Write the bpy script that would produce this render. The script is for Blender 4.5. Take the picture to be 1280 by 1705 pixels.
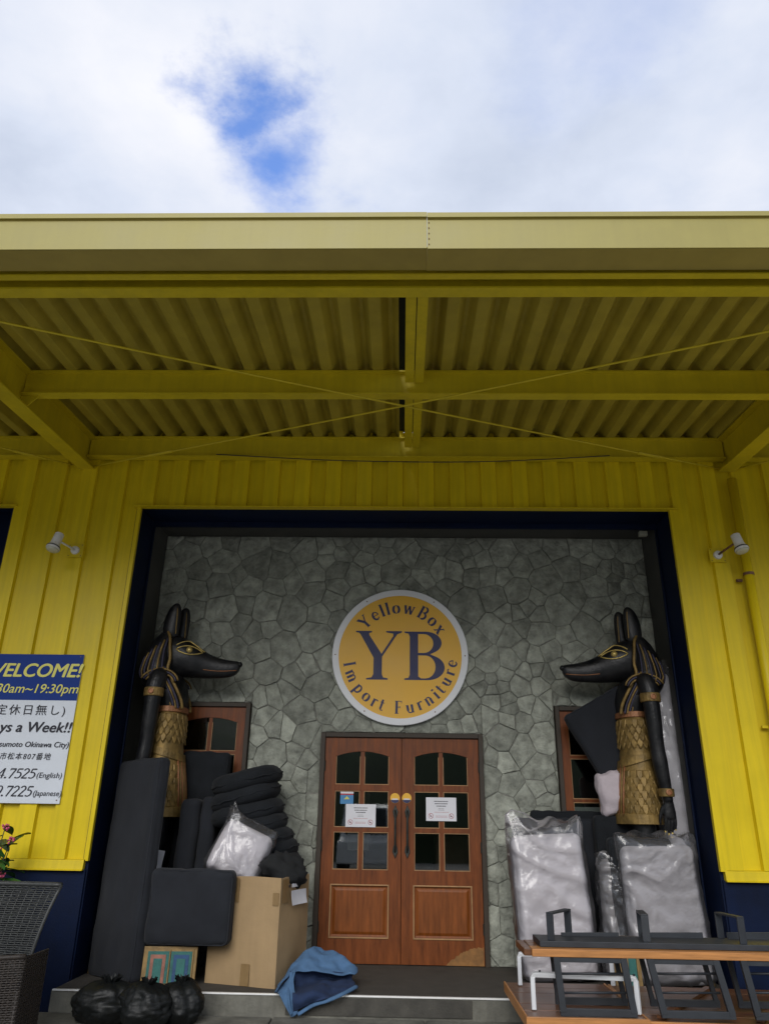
import bpy, bmesh, math, random
from mathutils import Vector, Matrix, Euler, noise
R = math.radians
random.seed(7)
scene = bpy.context.scene
for o in list(bpy.data.objects): bpy.data.objects.remove(o)
COL = scene.collection

# ------------------------------------------------------------------ camera
F, CX, CY = 1240.0, 640.0, 852.5
UP = Vector((47, 3000, -F)).normalized()
FW = Vector((28, 0, -F)); FW.y = -(UP.x * FW.x + UP.z * FW.z) / UP.y; FW.normalize()
RT = FW.cross(UP)
CAMPOS = Vector((0, -7.33, 1.6))
cam = bpy.data.cameras.new('camera'); camo = bpy.data.objects.new('camera', cam); COL.objects.link(camo)
cam.sensor_fit = 'HORIZONTAL'; cam.sensor_width = 36; cam.lens = 36 * F / 1280
cam.clip_start = .05; cam.clip_end = 3000
camo.matrix_world = Matrix.Translation(CAMPOS) @ Matrix((RT, FW, UP)).to_4x4()
scene.camera = camo
def ray(x, y): 
    c = Vector((x - CX, CY - y, -F)); return Vector((RT.dot(c), FW.dot(c), UP.dot(c)))
def at(x, y, Y):
    d = ray(x, y); return CAMPOS + d * ((Y - CAMPOS.y) / d.y)
def atz(x, y, z):
    d = ray(x, y); return CAMPOS + d * ((z - CAMPOS.z) / d.z)

# ------------------------------------------------------------------ world, sun, exposure
SUN_EL, SUN_AZ = R(30), R(188)
W = bpy.data.worlds.new('World'); scene.world = W; W.use_nodes = True
def build_world():
    nt = W.node_tree; N = nt.nodes; L = nt.links; N.clear()
    out = N.new('ShaderNodeOutputWorld'); bg = N.new('ShaderNodeBackground'); bg.inputs['Strength'].default_value = .1
    sky = N.new('ShaderNodeTexSky'); sky.sky_type = 'NISHITA'; sky.sun_disc = False
    sky.sun_elevation = SUN_EL; sky.sun_rotation = SUN_AZ
    tc = N.new('ShaderNodeTexCoord'); sep = N.new('ShaderNodeSeparateXYZ'); L.new(tc.outputs['Generated'], sep.inputs[0])
    def math_(op, a, b=None, c=None):
        m = N.new('ShaderNodeMath'); m.operation = op
        for i, v in enumerate((a, b, c)):
            if v is None: continue
            if isinstance(v, (int, float)): m.inputs[i].default_value = v
            else: L.new(v, m.inputs[i])
        return m.outputs[0]
    zc = math_('MAXIMUM', sep.outputs['Z'], .12)
    px = math_('DIVIDE', sep.outputs['X'], zc); py = math_('DIVIDE', sep.outputs['Y'], zc)
    cmb = N.new('ShaderNodeCombineXYZ'); L.new(px, cmb.inputs[0]); L.new(py, cmb.inputs[1])
    def nz(scale, detail, rough, off=(0, 0, 0), dist=0):
        mp = N.new('ShaderNodeMapping'); mp.inputs['Location'].default_value = off; L.new(cmb.outputs[0], mp.inputs[0])
        n = N.new('ShaderNodeTexNoise'); n.inputs['Scale'].default_value = scale; n.inputs['Detail'].default_value = detail
        n.inputs['Roughness'].default_value = rough; n.inputs['Distortion'].default_value = dist
        L.new(mp.outputs[0], n.inputs['Vector']); return n
    big = nz(1.3, 6, .52, (3.1, 1.7, 0)); fine = nz(5, 8, .6, (.3, 5, 0), .3); hole = nz(.9, 6, .55, (9.2, 4.4, 0))
    mixn = math_('ADD', math_('MULTIPLY', big.outputs['Fac'], .82), math_('MULTIPLY', fine.outputs['Fac'], .18))
    ramp = N.new('ShaderNodeValToRGB'); L.new(mixn, ramp.inputs[0])
    e = ramp.color_ramp.elements
    e[0].position = .34; e[0].color = (.50, .57, .71, 1); e[1].position = .66; e[1].color = (.93, .94, .99, 1)
    x = e.new(.5); x.color = (.70, .76, .89, 1)
    sc = N.new('ShaderNodeMixRGB'); sc.blend_type = 'MULTIPLY'; sc.inputs[0].default_value = 1
    sc.inputs[2].default_value = (7.7, 7.7, 7.75, 1); L.new(ramp.outputs[0], sc.inputs[1])
    # gaps in the cloud deck: two openings seen in the photograph and scattered ones given by noise
    warp = N.new('ShaderNodeVectorMath'); warp.operation = 'MULTIPLY_ADD'
    wn = nz(3.2, 7, .62, (1, 2, 0)); L.new(wn.outputs['Color'], warp.inputs[0]); warp.inputs[1].default_value = (.42, .42, 0)
    L.new(cmb.outputs[0], warp.inputs[2])
    gap = None
    for (ax, ay, r) in ((440, 268, .095), (396, 172, .07), (950, 40, .12)):
        d = ray(ax, ay); p = (d.x / d.z + .235, d.y / d.z + .21, 0)
        ds = N.new('ShaderNodeVectorMath'); ds.operation = 'DISTANCE'; L.new(warp.outputs[0], ds.inputs[0]); ds.inputs[1].default_value = p
        mr = N.new('ShaderNodeMapRange'); mr.interpolation_type = 'SMOOTHSTEP'; L.new(ds.outputs['Value'], mr.inputs[0])
        mr.inputs[1].default_value = r * .1; mr.inputs[2].default_value = r * 1.7
        mr.inputs[3].default_value = .95 if ax < 900 else .3; mr.inputs[4].default_value = 0
        gap = mr.outputs[0] if gap is None else math_('MAXIMUM', gap, mr.outputs[0])
    mr = N.new('ShaderNodeMapRange'); mr.interpolation_type = 'SMOOTHSTEP'; L.new(hole.outputs['Fac'], mr.inputs[0])
    mr.inputs[1].default_value = .63; mr.inputs[2].default_value = .74; mr.inputs[3].default_value = 0; mr.inputs[4].default_value = .7
    gap = math_('MAXIMUM', gap, mr.outputs[0])
    mix = N.new('ShaderNodeMixRGB'); L.new(gap, mix.inputs[0]); L.new(sc.outputs[0], mix.inputs[1])
    blue = N.new('ShaderNodeMixRGB'); blue.blend_type = 'MULTIPLY'; blue.inputs[0].default_value = 1
    blue.inputs[2].default_value = (1.4, 1.85, 2.75, 1); L.new(sky.outputs[0], blue.inputs[1])
    L.new(blue.outputs[0], mix.inputs[2]); L.new(mix.outputs[0], bg.inputs['Color']); L.new(bg.outputs[0], out.inputs[0])
build_world()
sun = bpy.data.lights.new('sun', 'SUN'); suno = bpy.data.objects.new('sun', sun); COL.objects.link(suno)
sun.energy = 1.5; sun.angle = R(36); sun.color = (1, .97, .92)
sd = Vector((math.sin(SUN_AZ) * math.cos(SUN_EL), math.cos(SUN_AZ) * math.cos(SUN_EL), math.sin(SUN_EL)))
suno.rotation_euler = sd.to_track_quat('Z', 'Y').to_euler()
vs = scene.view_settings
vs.view_transform = 'Standard'; vs.look = 'None'; vs.gamma = 1; vs.use_curve_mapping = False; vs.exposure = 0.42

# ------------------------------------------------------------------ materials
MATS = {}
def pmat(name, col, rough=.6, var=.15, scale=6, bump=.1, bscale=80, metallic=0, spec=.5, rand=0, stretch=(1, 1, 1), col2=None, two=.5,
         coat=0, streak=0, sheen=0, bstretch=None, bdist=.01):
    m = bpy.data.materials.new(name); m.use_nodes = True; nt = m.node_tree; N = nt.nodes; L = nt.links
    b = N['Principled BSDF']; tc = N.new('ShaderNodeTexCoord')
    mp = N.new('ShaderNodeMapping'); mp.inputs['Scale'].default_value = stretch; L.new(tc.outputs['Object'], mp.inputs[0])
    oi = N.new('ShaderNodeObjectInfo')
    add = N.new('ShaderNodeVectorMath'); add.operation = 'MULTIPLY_ADD'; L.new(oi.outputs['Random'], add.inputs[0]); add.inputs[1].default_value = (17, 31, 23)
    L.new(mp.outputs[0], add.inputs[2])
    n = N.new('ShaderNodeTexNoise'); n.inputs['Scale'].default_value = scale; n.inputs['Detail'].default_value = 7; n.inputs['Roughness'].default_value = .6
    L.new(add.outputs[0], n.inputs['Vector'])
    r = N.new('ShaderNodeValToRGB'); L.new(n.outputs['Fac'], r.inputs[0])
    c2 = col2 or tuple(min(1, c * (1 + var)) for c in col)
    c1 = tuple(c * (1 - var) for c in col)
    e = r.color_ramp.elements; e[0].position = two - .2; e[0].color = (*c1, 1); e[1].position = two + .2; e[1].color = (*c2, 1)
    cur = r.outputs[0]
    if rand:
        hv = N.new('ShaderNodeHueSaturation'); mr = N.new('ShaderNodeMapRange'); L.new(oi.outputs['Random'], mr.inputs[0])
        mr.inputs[3].default_value = 1 - rand; mr.inputs[4].default_value = 1 + rand
        L.new(mr.outputs[0], hv.inputs['Value']); L.new(cur, hv.inputs['Color']); cur = hv.outputs[0]
    if streak:
        mp2 = N.new('ShaderNodeMapping'); mp2.inputs['Scale'].default_value = (14, 14, .7); L.new(tc.outputs['Object'], mp2.inputs[0])
        n2 = N.new('ShaderNodeTexNoise'); n2.inputs['Scale'].default_value = 1.6; n2.inputs['Detail'].default_value = 6; L.new(mp2.outputs[0], n2.inputs['Vector'])
        mr = N.new('ShaderNodeMapRange'); L.new(n2.outputs['Fac'], mr.inputs[0]); mr.inputs[1].default_value = .4; mr.inputs[2].default_value = .75
        mr.inputs[3].default_value = 0; mr.inputs[4].default_value = streak
        mx = N.new('ShaderNodeMixRGB'); L.new(mr.outputs[0], mx.inputs[0]); L.new(cur, mx.inputs[1]); mx.inputs[2].default_value = (*[c * .35 + .01 for c in col], 1)
        cur = mx.outputs[0]
    L.new(cur, b.inputs['Base Color'])
    b.inputs['Metallic'].default_value = metallic; b.inputs['Specular IOR Level'].default_value = spec
    if coat: b.inputs['Coat Weight'].default_value = coat
    if sheen: b.inputs['Sheen Weight'].default_value = sheen
    rr = N.new('ShaderNodeMapRange'); L.new(n.outputs['Fac'], rr.inputs[0]); rr.inputs[3].default_value = max(.02, rough - .12); rr.inputs[4].default_value = min(1, rough + .12)
    L.new(rr.outputs[0], b.inputs['Roughness'])
    if bump:
        n3 = N.new('ShaderNodeTexNoise'); n3.inputs['Scale'].default_value = bscale; n3.inputs['Detail'].default_value = 4
        if bstretch:
            mp3 = N.new('ShaderNodeMapping'); mp3.inputs['Scale'].default_value = bstretch; L.new(tc.outputs['Object'], mp3.inputs[0]); L.new(mp3.outputs[0], n3.inputs['Vector'])
        else: L.new(add.outputs[0], n3.inputs['Vector'])
        bp = N.new('ShaderNodeBump'); bp.inputs['Strength'].default_value = bump; bp.inputs['Distance'].default_value = bdist
        L.new(n3.outputs['Fac'], bp.inputs['Height']); L.new(bp.outputs[0], b.inputs['Normal'])
    MATS[name] = m; return m
def glassy(name, tint, tr_rough=.02, gloss=1.0, ior=1.5, base=None, basefac=0, bump=0):
    m = bpy.data.materials.new(name); m.use_nodes = True; nt = m.node_tree; N = nt.nodes; L = nt.links; N.clear()
    out = N.new('ShaderNodeOutputMaterial'); t = N.new('ShaderNodeBsdfTransparent'); t.inputs[0].default_value = (*tint, 1)
    g = N.new('ShaderNodeBsdfGlossy'); g.inputs['Roughness'].default_value = tr_rough; g.inputs[0].default_value = (gloss, gloss, gloss, 1)
    f = N.new('ShaderNodeFresnel'); f.inputs[0].default_value = ior
    mx = N.new('ShaderNodeMixShader'); L.new(f.outputs[0], mx.inputs[0]); L.new(g.outputs[0], mx.inputs[2])
    if base:
        d = N.new('ShaderNodeBsdfDiffuse'); d.inputs[0].default_value = (*base, 1); m2 = N.new('ShaderNodeMixShader'); m2.inputs[0].default_value = basefac
        L.new(t.outputs[0], m2.inputs[1]); L.new(d.outputs[0], m2.inputs[2]); L.new(m2.outputs[0], mx.inputs[1])
    else: L.new(t.outputs[0], mx.inputs[1])
    if bump:
        tc = N.new('ShaderNodeTexCoord'); n3 = N.new('ShaderNodeTexNoise'); n3.inputs['Scale'].default_value = 14; n3.inputs['Detail'].default_value = 5; n3.inputs['Distortion'].default_value = 1.5
        L.new(tc.outputs['Object'], n3.inputs['Vector']); bp = N.new('ShaderNodeBump'); bp.inputs['Strength'].default_value = bump; bp.inputs['Distance'].default_value = .03
        L.new(n3.outputs['Fac'], bp.inputs['Height']); L.new(bp.outputs[0], g.inputs['Normal']); L.new(bp.outputs[0], f.inputs['Normal'])
    L.new(mx.outputs[0], out.inputs[0]); MATS[name] = m; return m
YEL = pmat('yellow_paint', (.70, .53, .008), .42, .07, 2.2, .12, 40, rand=.06, streak=.24, bstretch=(60, 60, 1.5), spec=.3)
YELC = pmat('canopy_yellow_paint', (.60, .47, .010), .5, .12, 3, .08, 60, streak=.15)
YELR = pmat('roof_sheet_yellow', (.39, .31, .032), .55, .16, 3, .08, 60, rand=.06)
FASC = pmat('faded_fascia_paint', (.35, .298, .072), .45, .06, 3, .03, 90, streak=.06)
SOFF = pmat('gutter_underside_paint', (.36, .28, .06), .55, .1, 4, .03, 90)
NAVY = pmat('navy_paint', (.002, .0075, .030), .6, .3, 3, .15, 70, streak=.1, spec=.15)
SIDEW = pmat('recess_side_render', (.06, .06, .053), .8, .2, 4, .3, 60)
STONE = pmat('grey_green_stone', (.305, .318, .27), .88, .42, 8, 1.0, 24, rand=.22, spec=.2, bdist=.022)
MORT = pmat('mortar', (.23, .228, .20), .9, .3, 20, .4, 90)
WOOD = pmat('varnished_teak', (.165, .043, .007), .45, .35, 5, .08, 60, stretch=(7, 7, .8), spec=.3, bstretch=(60, 60, 4))
WOOD2 = pmat('teak_panel', (.20, .056, .009), .45, .3, 5, .08, 60, stretch=(6, 6, .7), spec=.3, bstretch=(60, 60, 4))
PALEW = pmat('pale_teak_edge', (.36, .20, .085), .6, .25, 9, .1, 60)  # paler teak; on the mouldings it stands in for lit edges
DWOOD = pmat('dark_frame_wood', (.035, .024, .014), .6, .3, 8, .1, 60, stretch=(6, 6, .8))
TABLEW = pmat('acacia_tabletop', (.13, .05, .016), .42, .45, 5, .08, 50, stretch=(.7, 9, 9), coat=.15)
TABLEE = pmat('acacia_edge', (.44, .19, .055), .45, .3, 6, .08, 50, stretch=(.6, 9, 9))
CHAR = pmat('charcoal_fabric', (.019, .021, .026), .95, .18, 4, .35, 260, sheen=.06, spec=.2)
CHAR2 = pmat('charcoal_cotton', (.013, .015, .018), .95, .25, 6, .6, 90, sheen=.04, spec=.2)
BLACKC = pmat('black_fabric', (.007, .008, .009), .9, .3, 6, .4, 90)
FOAM = pmat('pale_lilac_foam', (.50, .475, .49), .8, .08, 3, .1, 30)
CLOTH = pmat('pale_pink_cloth', (.48, .42, .45), .85, .12, 6, .3, 40)
CARD = pmat('cardboard', (.36, .245, .125), .8, .1, 4, .12, 60, streak=.10)
TAPE = pmat('packing_tape', (.24, .155, .068), .35, .1, 8, .03, 60)
PAPER = pmat('white_paper', (.72, .72, .76), .7, .04, 8, .02, 60)
INK = pmat('dark_ink', (.02, .02, .03), .7, .1, 8, 0)
REDI = pmat('red_ink', (.45, .05, .06), .7, .1, 8, 0)
STATB = pmat('black_statue_paint', (.007, .008, .010), .38, .4, 7, .3, 30, spec=.32, col2=(.020, .020, .021), two=.56)
GOLD = pmat('antique_gold', (.22, .142, .042), .55, .5, 9, .4, 45, metallic=.35)
GOLDB = pmat('bright_gold_line', (.55, .41, .13), .35, .25, 20, .1, 80, metallic=.5)
COPPER = pmat('reddish_gold', (.28, .12, .05), .5, .3, 12, .2, 60, metallic=.3)
PURP = pmat('dull_blue_stripe', (.035, .033, .065), .55, .3, 10, .1, 60)
TRASH = pmat('black_bin_bag', (.004, .005, .005), .5, .3, 6, .4, 30, spec=.35)
CONC = pmat('step_concrete', (.15, .146, .122), .88, .45, 4, .5, 45, streak=.3)
CARPET = pmat('porch_carpet', (.055, .048, .038), .95, .2, 8, .5, 300)
SLAB = pmat('dark_riser_sheet', (.06, .056, .047), .85, .35, 7, .3, 60)
ALU = pmat('aluminium_nosing', (.80, .80, .78), .4, .08, 9, .05, 60, metallic=.15)
GROUND = pmat('parking_concrete', (.30, .29, .265), .9, .22, .6, .4, 40)
BLKM = pmat('black_steel', (.022, .026, .032), .5, .2, 8, .1, 120)
WHTM = pmat('white_steel', (.72, .74, .76), .4, .05, 8, .05, 90)
RATT = pmat('dark_rattan', (.030, .032, .031), .45, .35, 25, .15, 90)
RATD = pmat('shadow_brown_rattan', (.022, .016, .012), .6, .4, 25, .2, 90)  # darker brown copy of the rattan, shade painted into the lower chair
LEAF = pmat('leaf_green', (.035, .12, .022), .4, .35, 12, .15, 40)
PINK = pmat('pink_petal', (.62, .10, .20), .5, .25, 20, .1, 50)
STEM = pmat('plant_stem', (.06, .07, .03), .7, .3, 20, .2, 60)
SWHITE = pmat('sign_white', (.60, .64, .70), .4, .03, 6, .02, 50)
SBLUE = pmat('sign_blue', (.010, .036, .20), .55, .06, 6, .02, 50, spec=.15)
SYEL = pmat('sign_yellow_letter', (.62, .58, .11), .4, .04, 6, 0)
SIGNY = pmat('round_sign_amber', (.80, .44, .032), .45, .04, 3, .02, 60)
SIGNW = pmat('round_sign_white', (.76, .77, .79), .45, .03, 4, .02, 60)
SIGNB = pmat('round_sign_navy', (.018, .020, .085), .5, .1, 6, 0)
LAMPW = pmat('lamp_white_enamel', (.70, .70, .68), .35, .05, 8, .02, 60)
LENS = pmat('lamp_lens', (.50, .50, .40), .25, .05, 8, .1, 60)
RUST = pmat('rusty_steel', (.17, .085, .045), .7, .4, 20, .3, 80)
BRONZE = pmat('bronze_handle', (.035, .040, .036), .45, .3, 20, .2, 90, metallic=.5)
DENL = pmat('light_blue_denim', (.065, .14, .26), .85, .22, 9, .4, 160)
DENN = pmat('navy_denim', (.012, .027, .075), .9, .25, 9, .4, 160)
TEAL = pmat('teal_paint', (.02, .12, .105), .6, .3, 14, .2, 60)
PBLU = pmat('panel_blue_paint', (.015, .06, .15), .6, .3, 14, .2, 60)
PSAL = pmat('salmon_paint', (.27, .11, .075), .6, .3, 14, .2, 60)
PGOLD = pmat('ochre_wood', (.24, .15, .05), .6, .35, 14, .2, 60)
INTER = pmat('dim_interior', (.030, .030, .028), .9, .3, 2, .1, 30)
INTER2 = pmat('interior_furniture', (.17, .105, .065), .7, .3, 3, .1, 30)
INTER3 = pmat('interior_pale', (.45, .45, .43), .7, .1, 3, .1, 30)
HILL = pmat('hillside_green', (.045, .065, .03), .95, .4, .08, .2, 3)
GLASS = glassy('window_glass', (.88, .92, .91), .02, 1.0, 1.62)
FILM = glassy('plastic_film', (.97, .97, .98), .16, 1.0, 1.6, (.8, .8, .85), .05, .18)

# ------------------------------------------------------------------ helpers
class MB:
    def __init__(s): s.v = []; s.f = []
    def add(s, vs, fs):
        k = len(s.v); s.v += [tuple(v) for v in vs]; s.f += [tuple(i + k for i in f) for f in fs]; return s
    def box(s, x0, x1, y0, y1, z0, z1, M=None):
        vs = [Vector((x, y, z)) for x in (x0, x1) for y in (y0, y1) for z in (z0, z1)]
        if M: vs = [M @ v for v in vs]
        return s.add(vs, [(0, 1, 3, 2), (4, 6, 7, 5), (0, 4, 5, 1), (2, 3, 7, 6), (0, 2, 6, 4), (1, 5, 7, 3)])
    def prism(s, pts, f):            # pts: 2d outline, f(u,v,t) -> xyz, extruded t=0..1
        n = len(pts); vs = [f(u, v, 0) for u, v in pts] + [f(u, v, 1) for u, v in pts]
        fs = [tuple(range(n)), tuple(range(2 * n - 1, n - 1, -1))] + [(i, (i + 1) % n, n + (i + 1) % n, n + i) for i in range(n)]
        return s.add(vs, fs)
    def rings(s, rs, closed=True, cap=True):
        n = len(rs[0]); vs = [p for r in rs for p in r]; fs = []
        for k in range(len(rs) - 1):
            for i in range(n if closed else n - 1):
                j = (i + 1) % n; fs.append((k * n + i, k * n + j, (k + 1) * n + j, (k + 1) * n + i))
        if cap and closed: fs += [tuple(range(n - 1, -1, -1)), tuple(range((len(rs) - 1) * n, len(rs) * n))]
        return s.add(vs, fs)
    def tube(s, pts, r, n=8, flat=1.0):
        pts = [Vector(p) for p in pts]; rs = []; prev = None
        for i, p in enumerate(pts):
            t = (pts[min(i + 1, len(pts) - 1)] - pts[max(i - 1, 0)]).normalized()
            if prev is None: a = t.orthogonal().normalized()
            else: a = (prev - t * prev.dot(t)).normalized()
            prev = a; b = t.cross(a); rr = r[i] if isinstance(r, (list, tuple)) else r
            rs.append([p + a * math.cos(q) * rr + b * math.sin(q) * rr * flat for q in [2 * math.pi * k / n for k in range(n)]])
        return s.rings(rs)
    def mesh(s, name='mesh', weld=False):
        m = bpy.data.meshes.new(name); m.from_pydata(s.v, [], s.f)
        bm = bmesh.new(); bm.from_mesh(m)
        if weld: bmesh.ops.remove_doubles(bm, verts=bm.verts, dist=1e-5)
        bmesh.ops.recalc_face_normals(bm, faces=bm.faces); bm.to_mesh(m); bm.free(); return m
    def build(s, name, m, parent=None, smooth=False, bevel=0, weld=False, sub=0, remesh=0):
        return link(name, s.mesh(name, weld), m, parent, smooth, bevel, sub, remesh)
def link(name, me, m, parent=None, smooth=False, bevel=0, sub=0, remesh=0):
    o = bpy.data.objects.new(name, me); COL.objects.link(o)
    if m and not me.materials: me.materials.append(m)
    if parent: o.parent = parent
    if remesh:
        q = o.modifiers.new('r', 'REMESH'); q.mode = 'VOXEL'; q.voxel_size = remesh; q.use_smooth_shade = True
        q = o.modifiers.new('s', 'SMOOTH'); q.iterations = 4
    if bevel:
        q = o.modifiers.new('b', 'BEVEL'); q.width = bevel; q.segments = 2; q.limit_method = 'ANGLE'; q.angle_limit = R(40)
    if sub:
        q = o.modifiers.new('u', 'SUBSURF'); q.levels = q.render_levels = sub
    if smooth:
        for p in me.polygons: p.use_smooth = True
    return o
def tag(o, label=None, cat=None, group=None, kind=None):
    for k, v in (('label', label), ('category', cat), ('group', group), ('kind', kind)):
        if v: o[k] = v
    return o
def empty(name, loc=(0, 0, 0), rz=0, **kw):
    o = bpy.data.objects.new(name, None); COL.objects.link(o); o.location = loc; o.rotation_euler = (0, 0, rz); o.empty_display_size = .1
    return tag(o, **kw)
def place(o, loc, rot=(0, 0, 0)):
    o.location = loc; o.rotation_euler = rot; return o
def spread(n, edge=.22):           # 0..1 stations crowded to both ends
    return [.5 - .5 * math.copysign(abs(math.cos(math.pi * i / n)) ** .8, math.cos(math.pi * i / n)) for i in range(n + 1)]
def soft_mesh(w, d, h, r, n=14, puff=(0, 0, 0), wob=.0, wsc=3.0, seed=0, fn=None):
    """rounded, slightly bulging box centred on x,y with its base at z=0"""
    st = spread(n); mb = MB(); half = Vector((w / 2, d / 2, h / 2)); r = min(r, w / 2, d / 2, h / 2); inn = half - Vector((r, r, r)); key = {}
    def vert(p):
        k = tuple(round(c, 6) for c in p)
        if k in key: return key[k]
        P = Vector(p); q = Vector([max(-inn[i], min(inn[i], P[i])) for i in range(3)]); dd = P - q
        nn = dd.normalized() if dd.length > 1e-9 else Vector((0, 0, 1)); pos = q + nn * r
        u = [P[i] / half[i] for i in range(3)]
        for i in range(3):
            a, b = (i + 1) % 3, (i + 2) % 3
            pos[i] += puff[i] * u[i] * (1 - u[a] ** 2) * (1 - u[b] ** 2)
        if wob:
            s = Vector((seed * 7.3, seed * 3.1, seed)); pos += nn * wob * noise.fractal(pos * wsc + s, 1, 2, 4)
        if fn: pos = fn(pos, nn, u)
        key[k] = len(mb.v); mb.v.append((pos.x, pos.y, pos.z + h / 2)); return key[k]
    for ax in range(3):
        a, b = (ax + 1) % 3, (ax + 2) % 3
        for sgn in (-1, 1):
            for i in range(n):
                for j in range(n):
                    q = []
                    for (di, dj) in ((0, 0), (1, 0), (1, 1), (0, 1)):
                        p = [0, 0, 0]; p[ax] = sgn * half[ax]; p[a] = (st[i + di] * 2 - 1) * half[a]; p[b] = (st[j + dj] * 2 - 1) * half[b]; q.append(vert(p))
                    mb.f.append(tuple(q) if sgn > 0 else tuple(q[::-1]))
    return mb
def aim(o, base, along, front):
    """turn o so its local z runs along 'along' and its local -y faces 'front'"""
    z = Vector(along).normalized(); y = -Vector(front); y = (y - z * y.dot(z)).normalized(); x = y.cross(z)
    M = Matrix((x, y, z)).transposed().to_4x4(); M.translation = Vector(base); o.matrix_world = M; return o
def ell(cx, cy, rx, ry, a0, a1, n): return [(cx + rx * math.cos(R(a0 + (a1 - a0) * i / n)), cy + ry * math.sin(R(a0 + (a1 - a0) * i / n))) for i in range(n + 1)]
def lerp(a, b, t): return a + (b - a) * t
def smoothpts(pts, n=6):
    pts = [Vector(p) for p in pts]; out = []
    for i in range(len(pts) - 1):
        p0, p1, p2, p3 = pts[max(i - 1, 0)], pts[i], pts[i + 1], pts[min(i + 2, len(pts) - 1)]
        for k in range(n):
            t = k / n; out.append(.5 * ((2 * p1) + (p2 - p0) * t + (2 * p0 - 5 * p1 + 4 * p2 - p3) * t * t + (3 * p1 - p0 - 3 * p2 + p3) * t ** 3))
    out.append(pts[-1]); return out
DG = None
def text_mesh(body, size, shear=0, bold=0, align='LEFT', spacing=1.0, sx=1.0):
    c = bpy.data.curves.new('lettering', 'FONT'); c.body = body; c.size = size; c.shear = shear; c.offset = bold; c.align_x = align; c.space_character = spacing
    c.fill_mode = 'FRONT'; c.resolution_u = 4
    o = bpy.data.objects.new('lettering', c); COL.objects.link(o)
    dg = bpy.context.evaluated_depsgraph_get(); me = bpy.data.meshes.new_from_object(o.evaluated_get(dg))
    bpy.data.objects.remove(o); me.name = 'lettering'
    me.materials.clear()
    if sx != 1: me.transform(Matrix.Diagonal((sx, 1, 1, 1)))
    return me
def lettering(body, size, x, y, z, m, parent, **kw):
    me = text_mesh(body, size, **kw); o = link('lettering', me, m, parent); o.location = (x, y, z); o.rotation_euler = (R(90), 0, 0); return o
def fit_lettering(body, x0, x1, zb, cap, y, m, parent, shear=0, bold=0, spacing=1.0):
    """front-facing text with baseline zb, capital height cap, squeezed between x0 and x1"""
    me = text_mesh(body, 1.0, shear, 0, 'LEFT', spacing)
    xs = [v.co.x for v in me.vertices]; w = max(xs) - min(xs); mn = min(xs)
    hs = cap / .70; sxx = (x1 - x0) / w
    for v in me.vertices: v.co.x = (v.co.x - mn) * sxx; v.co.y *= hs
    me2 = me
    if bold:                                     # heavier strokes: the same outline laid over itself with a small shift
        vs_, fs_ = [v.co.copy() for v in me.vertices], [tuple(p.vertices) for p in me.polygons]; mb = MB()
        for k, (ox, oy) in enumerate(((0, 0), (.5, 0), (1, 0), (.3, .25), (.7, -.25), (.5, .3))):
            mb.add([v + Vector((ox * bold * hs, oy * bold * hs, k * .0002)) for v in vs_], fs_)
        me2 = bpy.data.meshes.new('lettering'); me2.from_pydata(mb.v, [], mb.f)
    o = link('lettering', me2, m, parent); o.location = (x0, y, zb); o.rotation_euler = (R(90), 0, 0); return o
# ================================================================== SETTING
FLOOR = .30
b = MB(); b.box(-400, 400, -400, 400, -.5, 0)
tag(b.build('ground', GROUND), kind='structure')
b = MB(); n = 96; prof = [(0, 0), (25, 16), (60, 28), (110, 36), (260, 0)]  # ring of unseen hills, added to keep the glass reflections dark
rs = []
for (dr, dz) in prof:
    rs.append([Vector(((110 + dr) * math.cos(2 * math.pi * k / n), (110 + dr) * math.sin(2 * math.pi * k / n), dz * (.55 + .9 * abs(noise.fractal(Vector((math.cos(2 * math.pi * k / n) * 3, math.sin(2 * math.pi * k / n) * 3, dr * .01)), 1, 2, 5))) - .3)) for k in range(n)])
b.rings(rs, cap=False); tag(b.build('added_hills', HILL, smooth=True), kind='structure')

# porch floor, riser and lower step
b = MB(); b.box(-2.8, 2.8, -.40, 1.12, 0, FLOOR - .008); porch = tag(b.build('porch_floor', CONC, bevel=.008), kind='structure')
b = MB(); b.box(-2.79, 2.79, -.375, 1.0, FLOOR - .008, FLOOR); b.build('carpet', CARPET, porch)
b = MB(); b.box(-2.79, 2.79, -.408, -.375, FLOOR - .007, FLOOR + .004); b.build('nosing', ALU, porch, bevel=.002)
x0, x1 = at(475, 1680, -.41).x, at(786, 1680, -.41).x
b = MB(); b.box(x0, x1, -.412, -.4, .165, FLOOR - .014); b.build('riser_sheet', SLAB, porch, bevel=.002)
b = MB()
k = -3.4
while k < 3.4:
    b.box(k, k + 1.19, -1.0 + random.uniform(-.004, .004), -.402, 0, .15 + random.uniform(-.002, .002)); k += 1.2
tag(b.build('step', CONC, bevel=.012), kind='structure')

# ================================================================== BUILDING
bld = empty('shop_building', label='yellow corrugated metal shop front with navy base and stone-faced entrance recess', cat='building')
HZ, OX, SKZ0, SKZ1, TOPZ = 4.66, 2.80, 1.14, 1.23, 5.585
PIT, RIB0 = .334, -2.167
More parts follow.
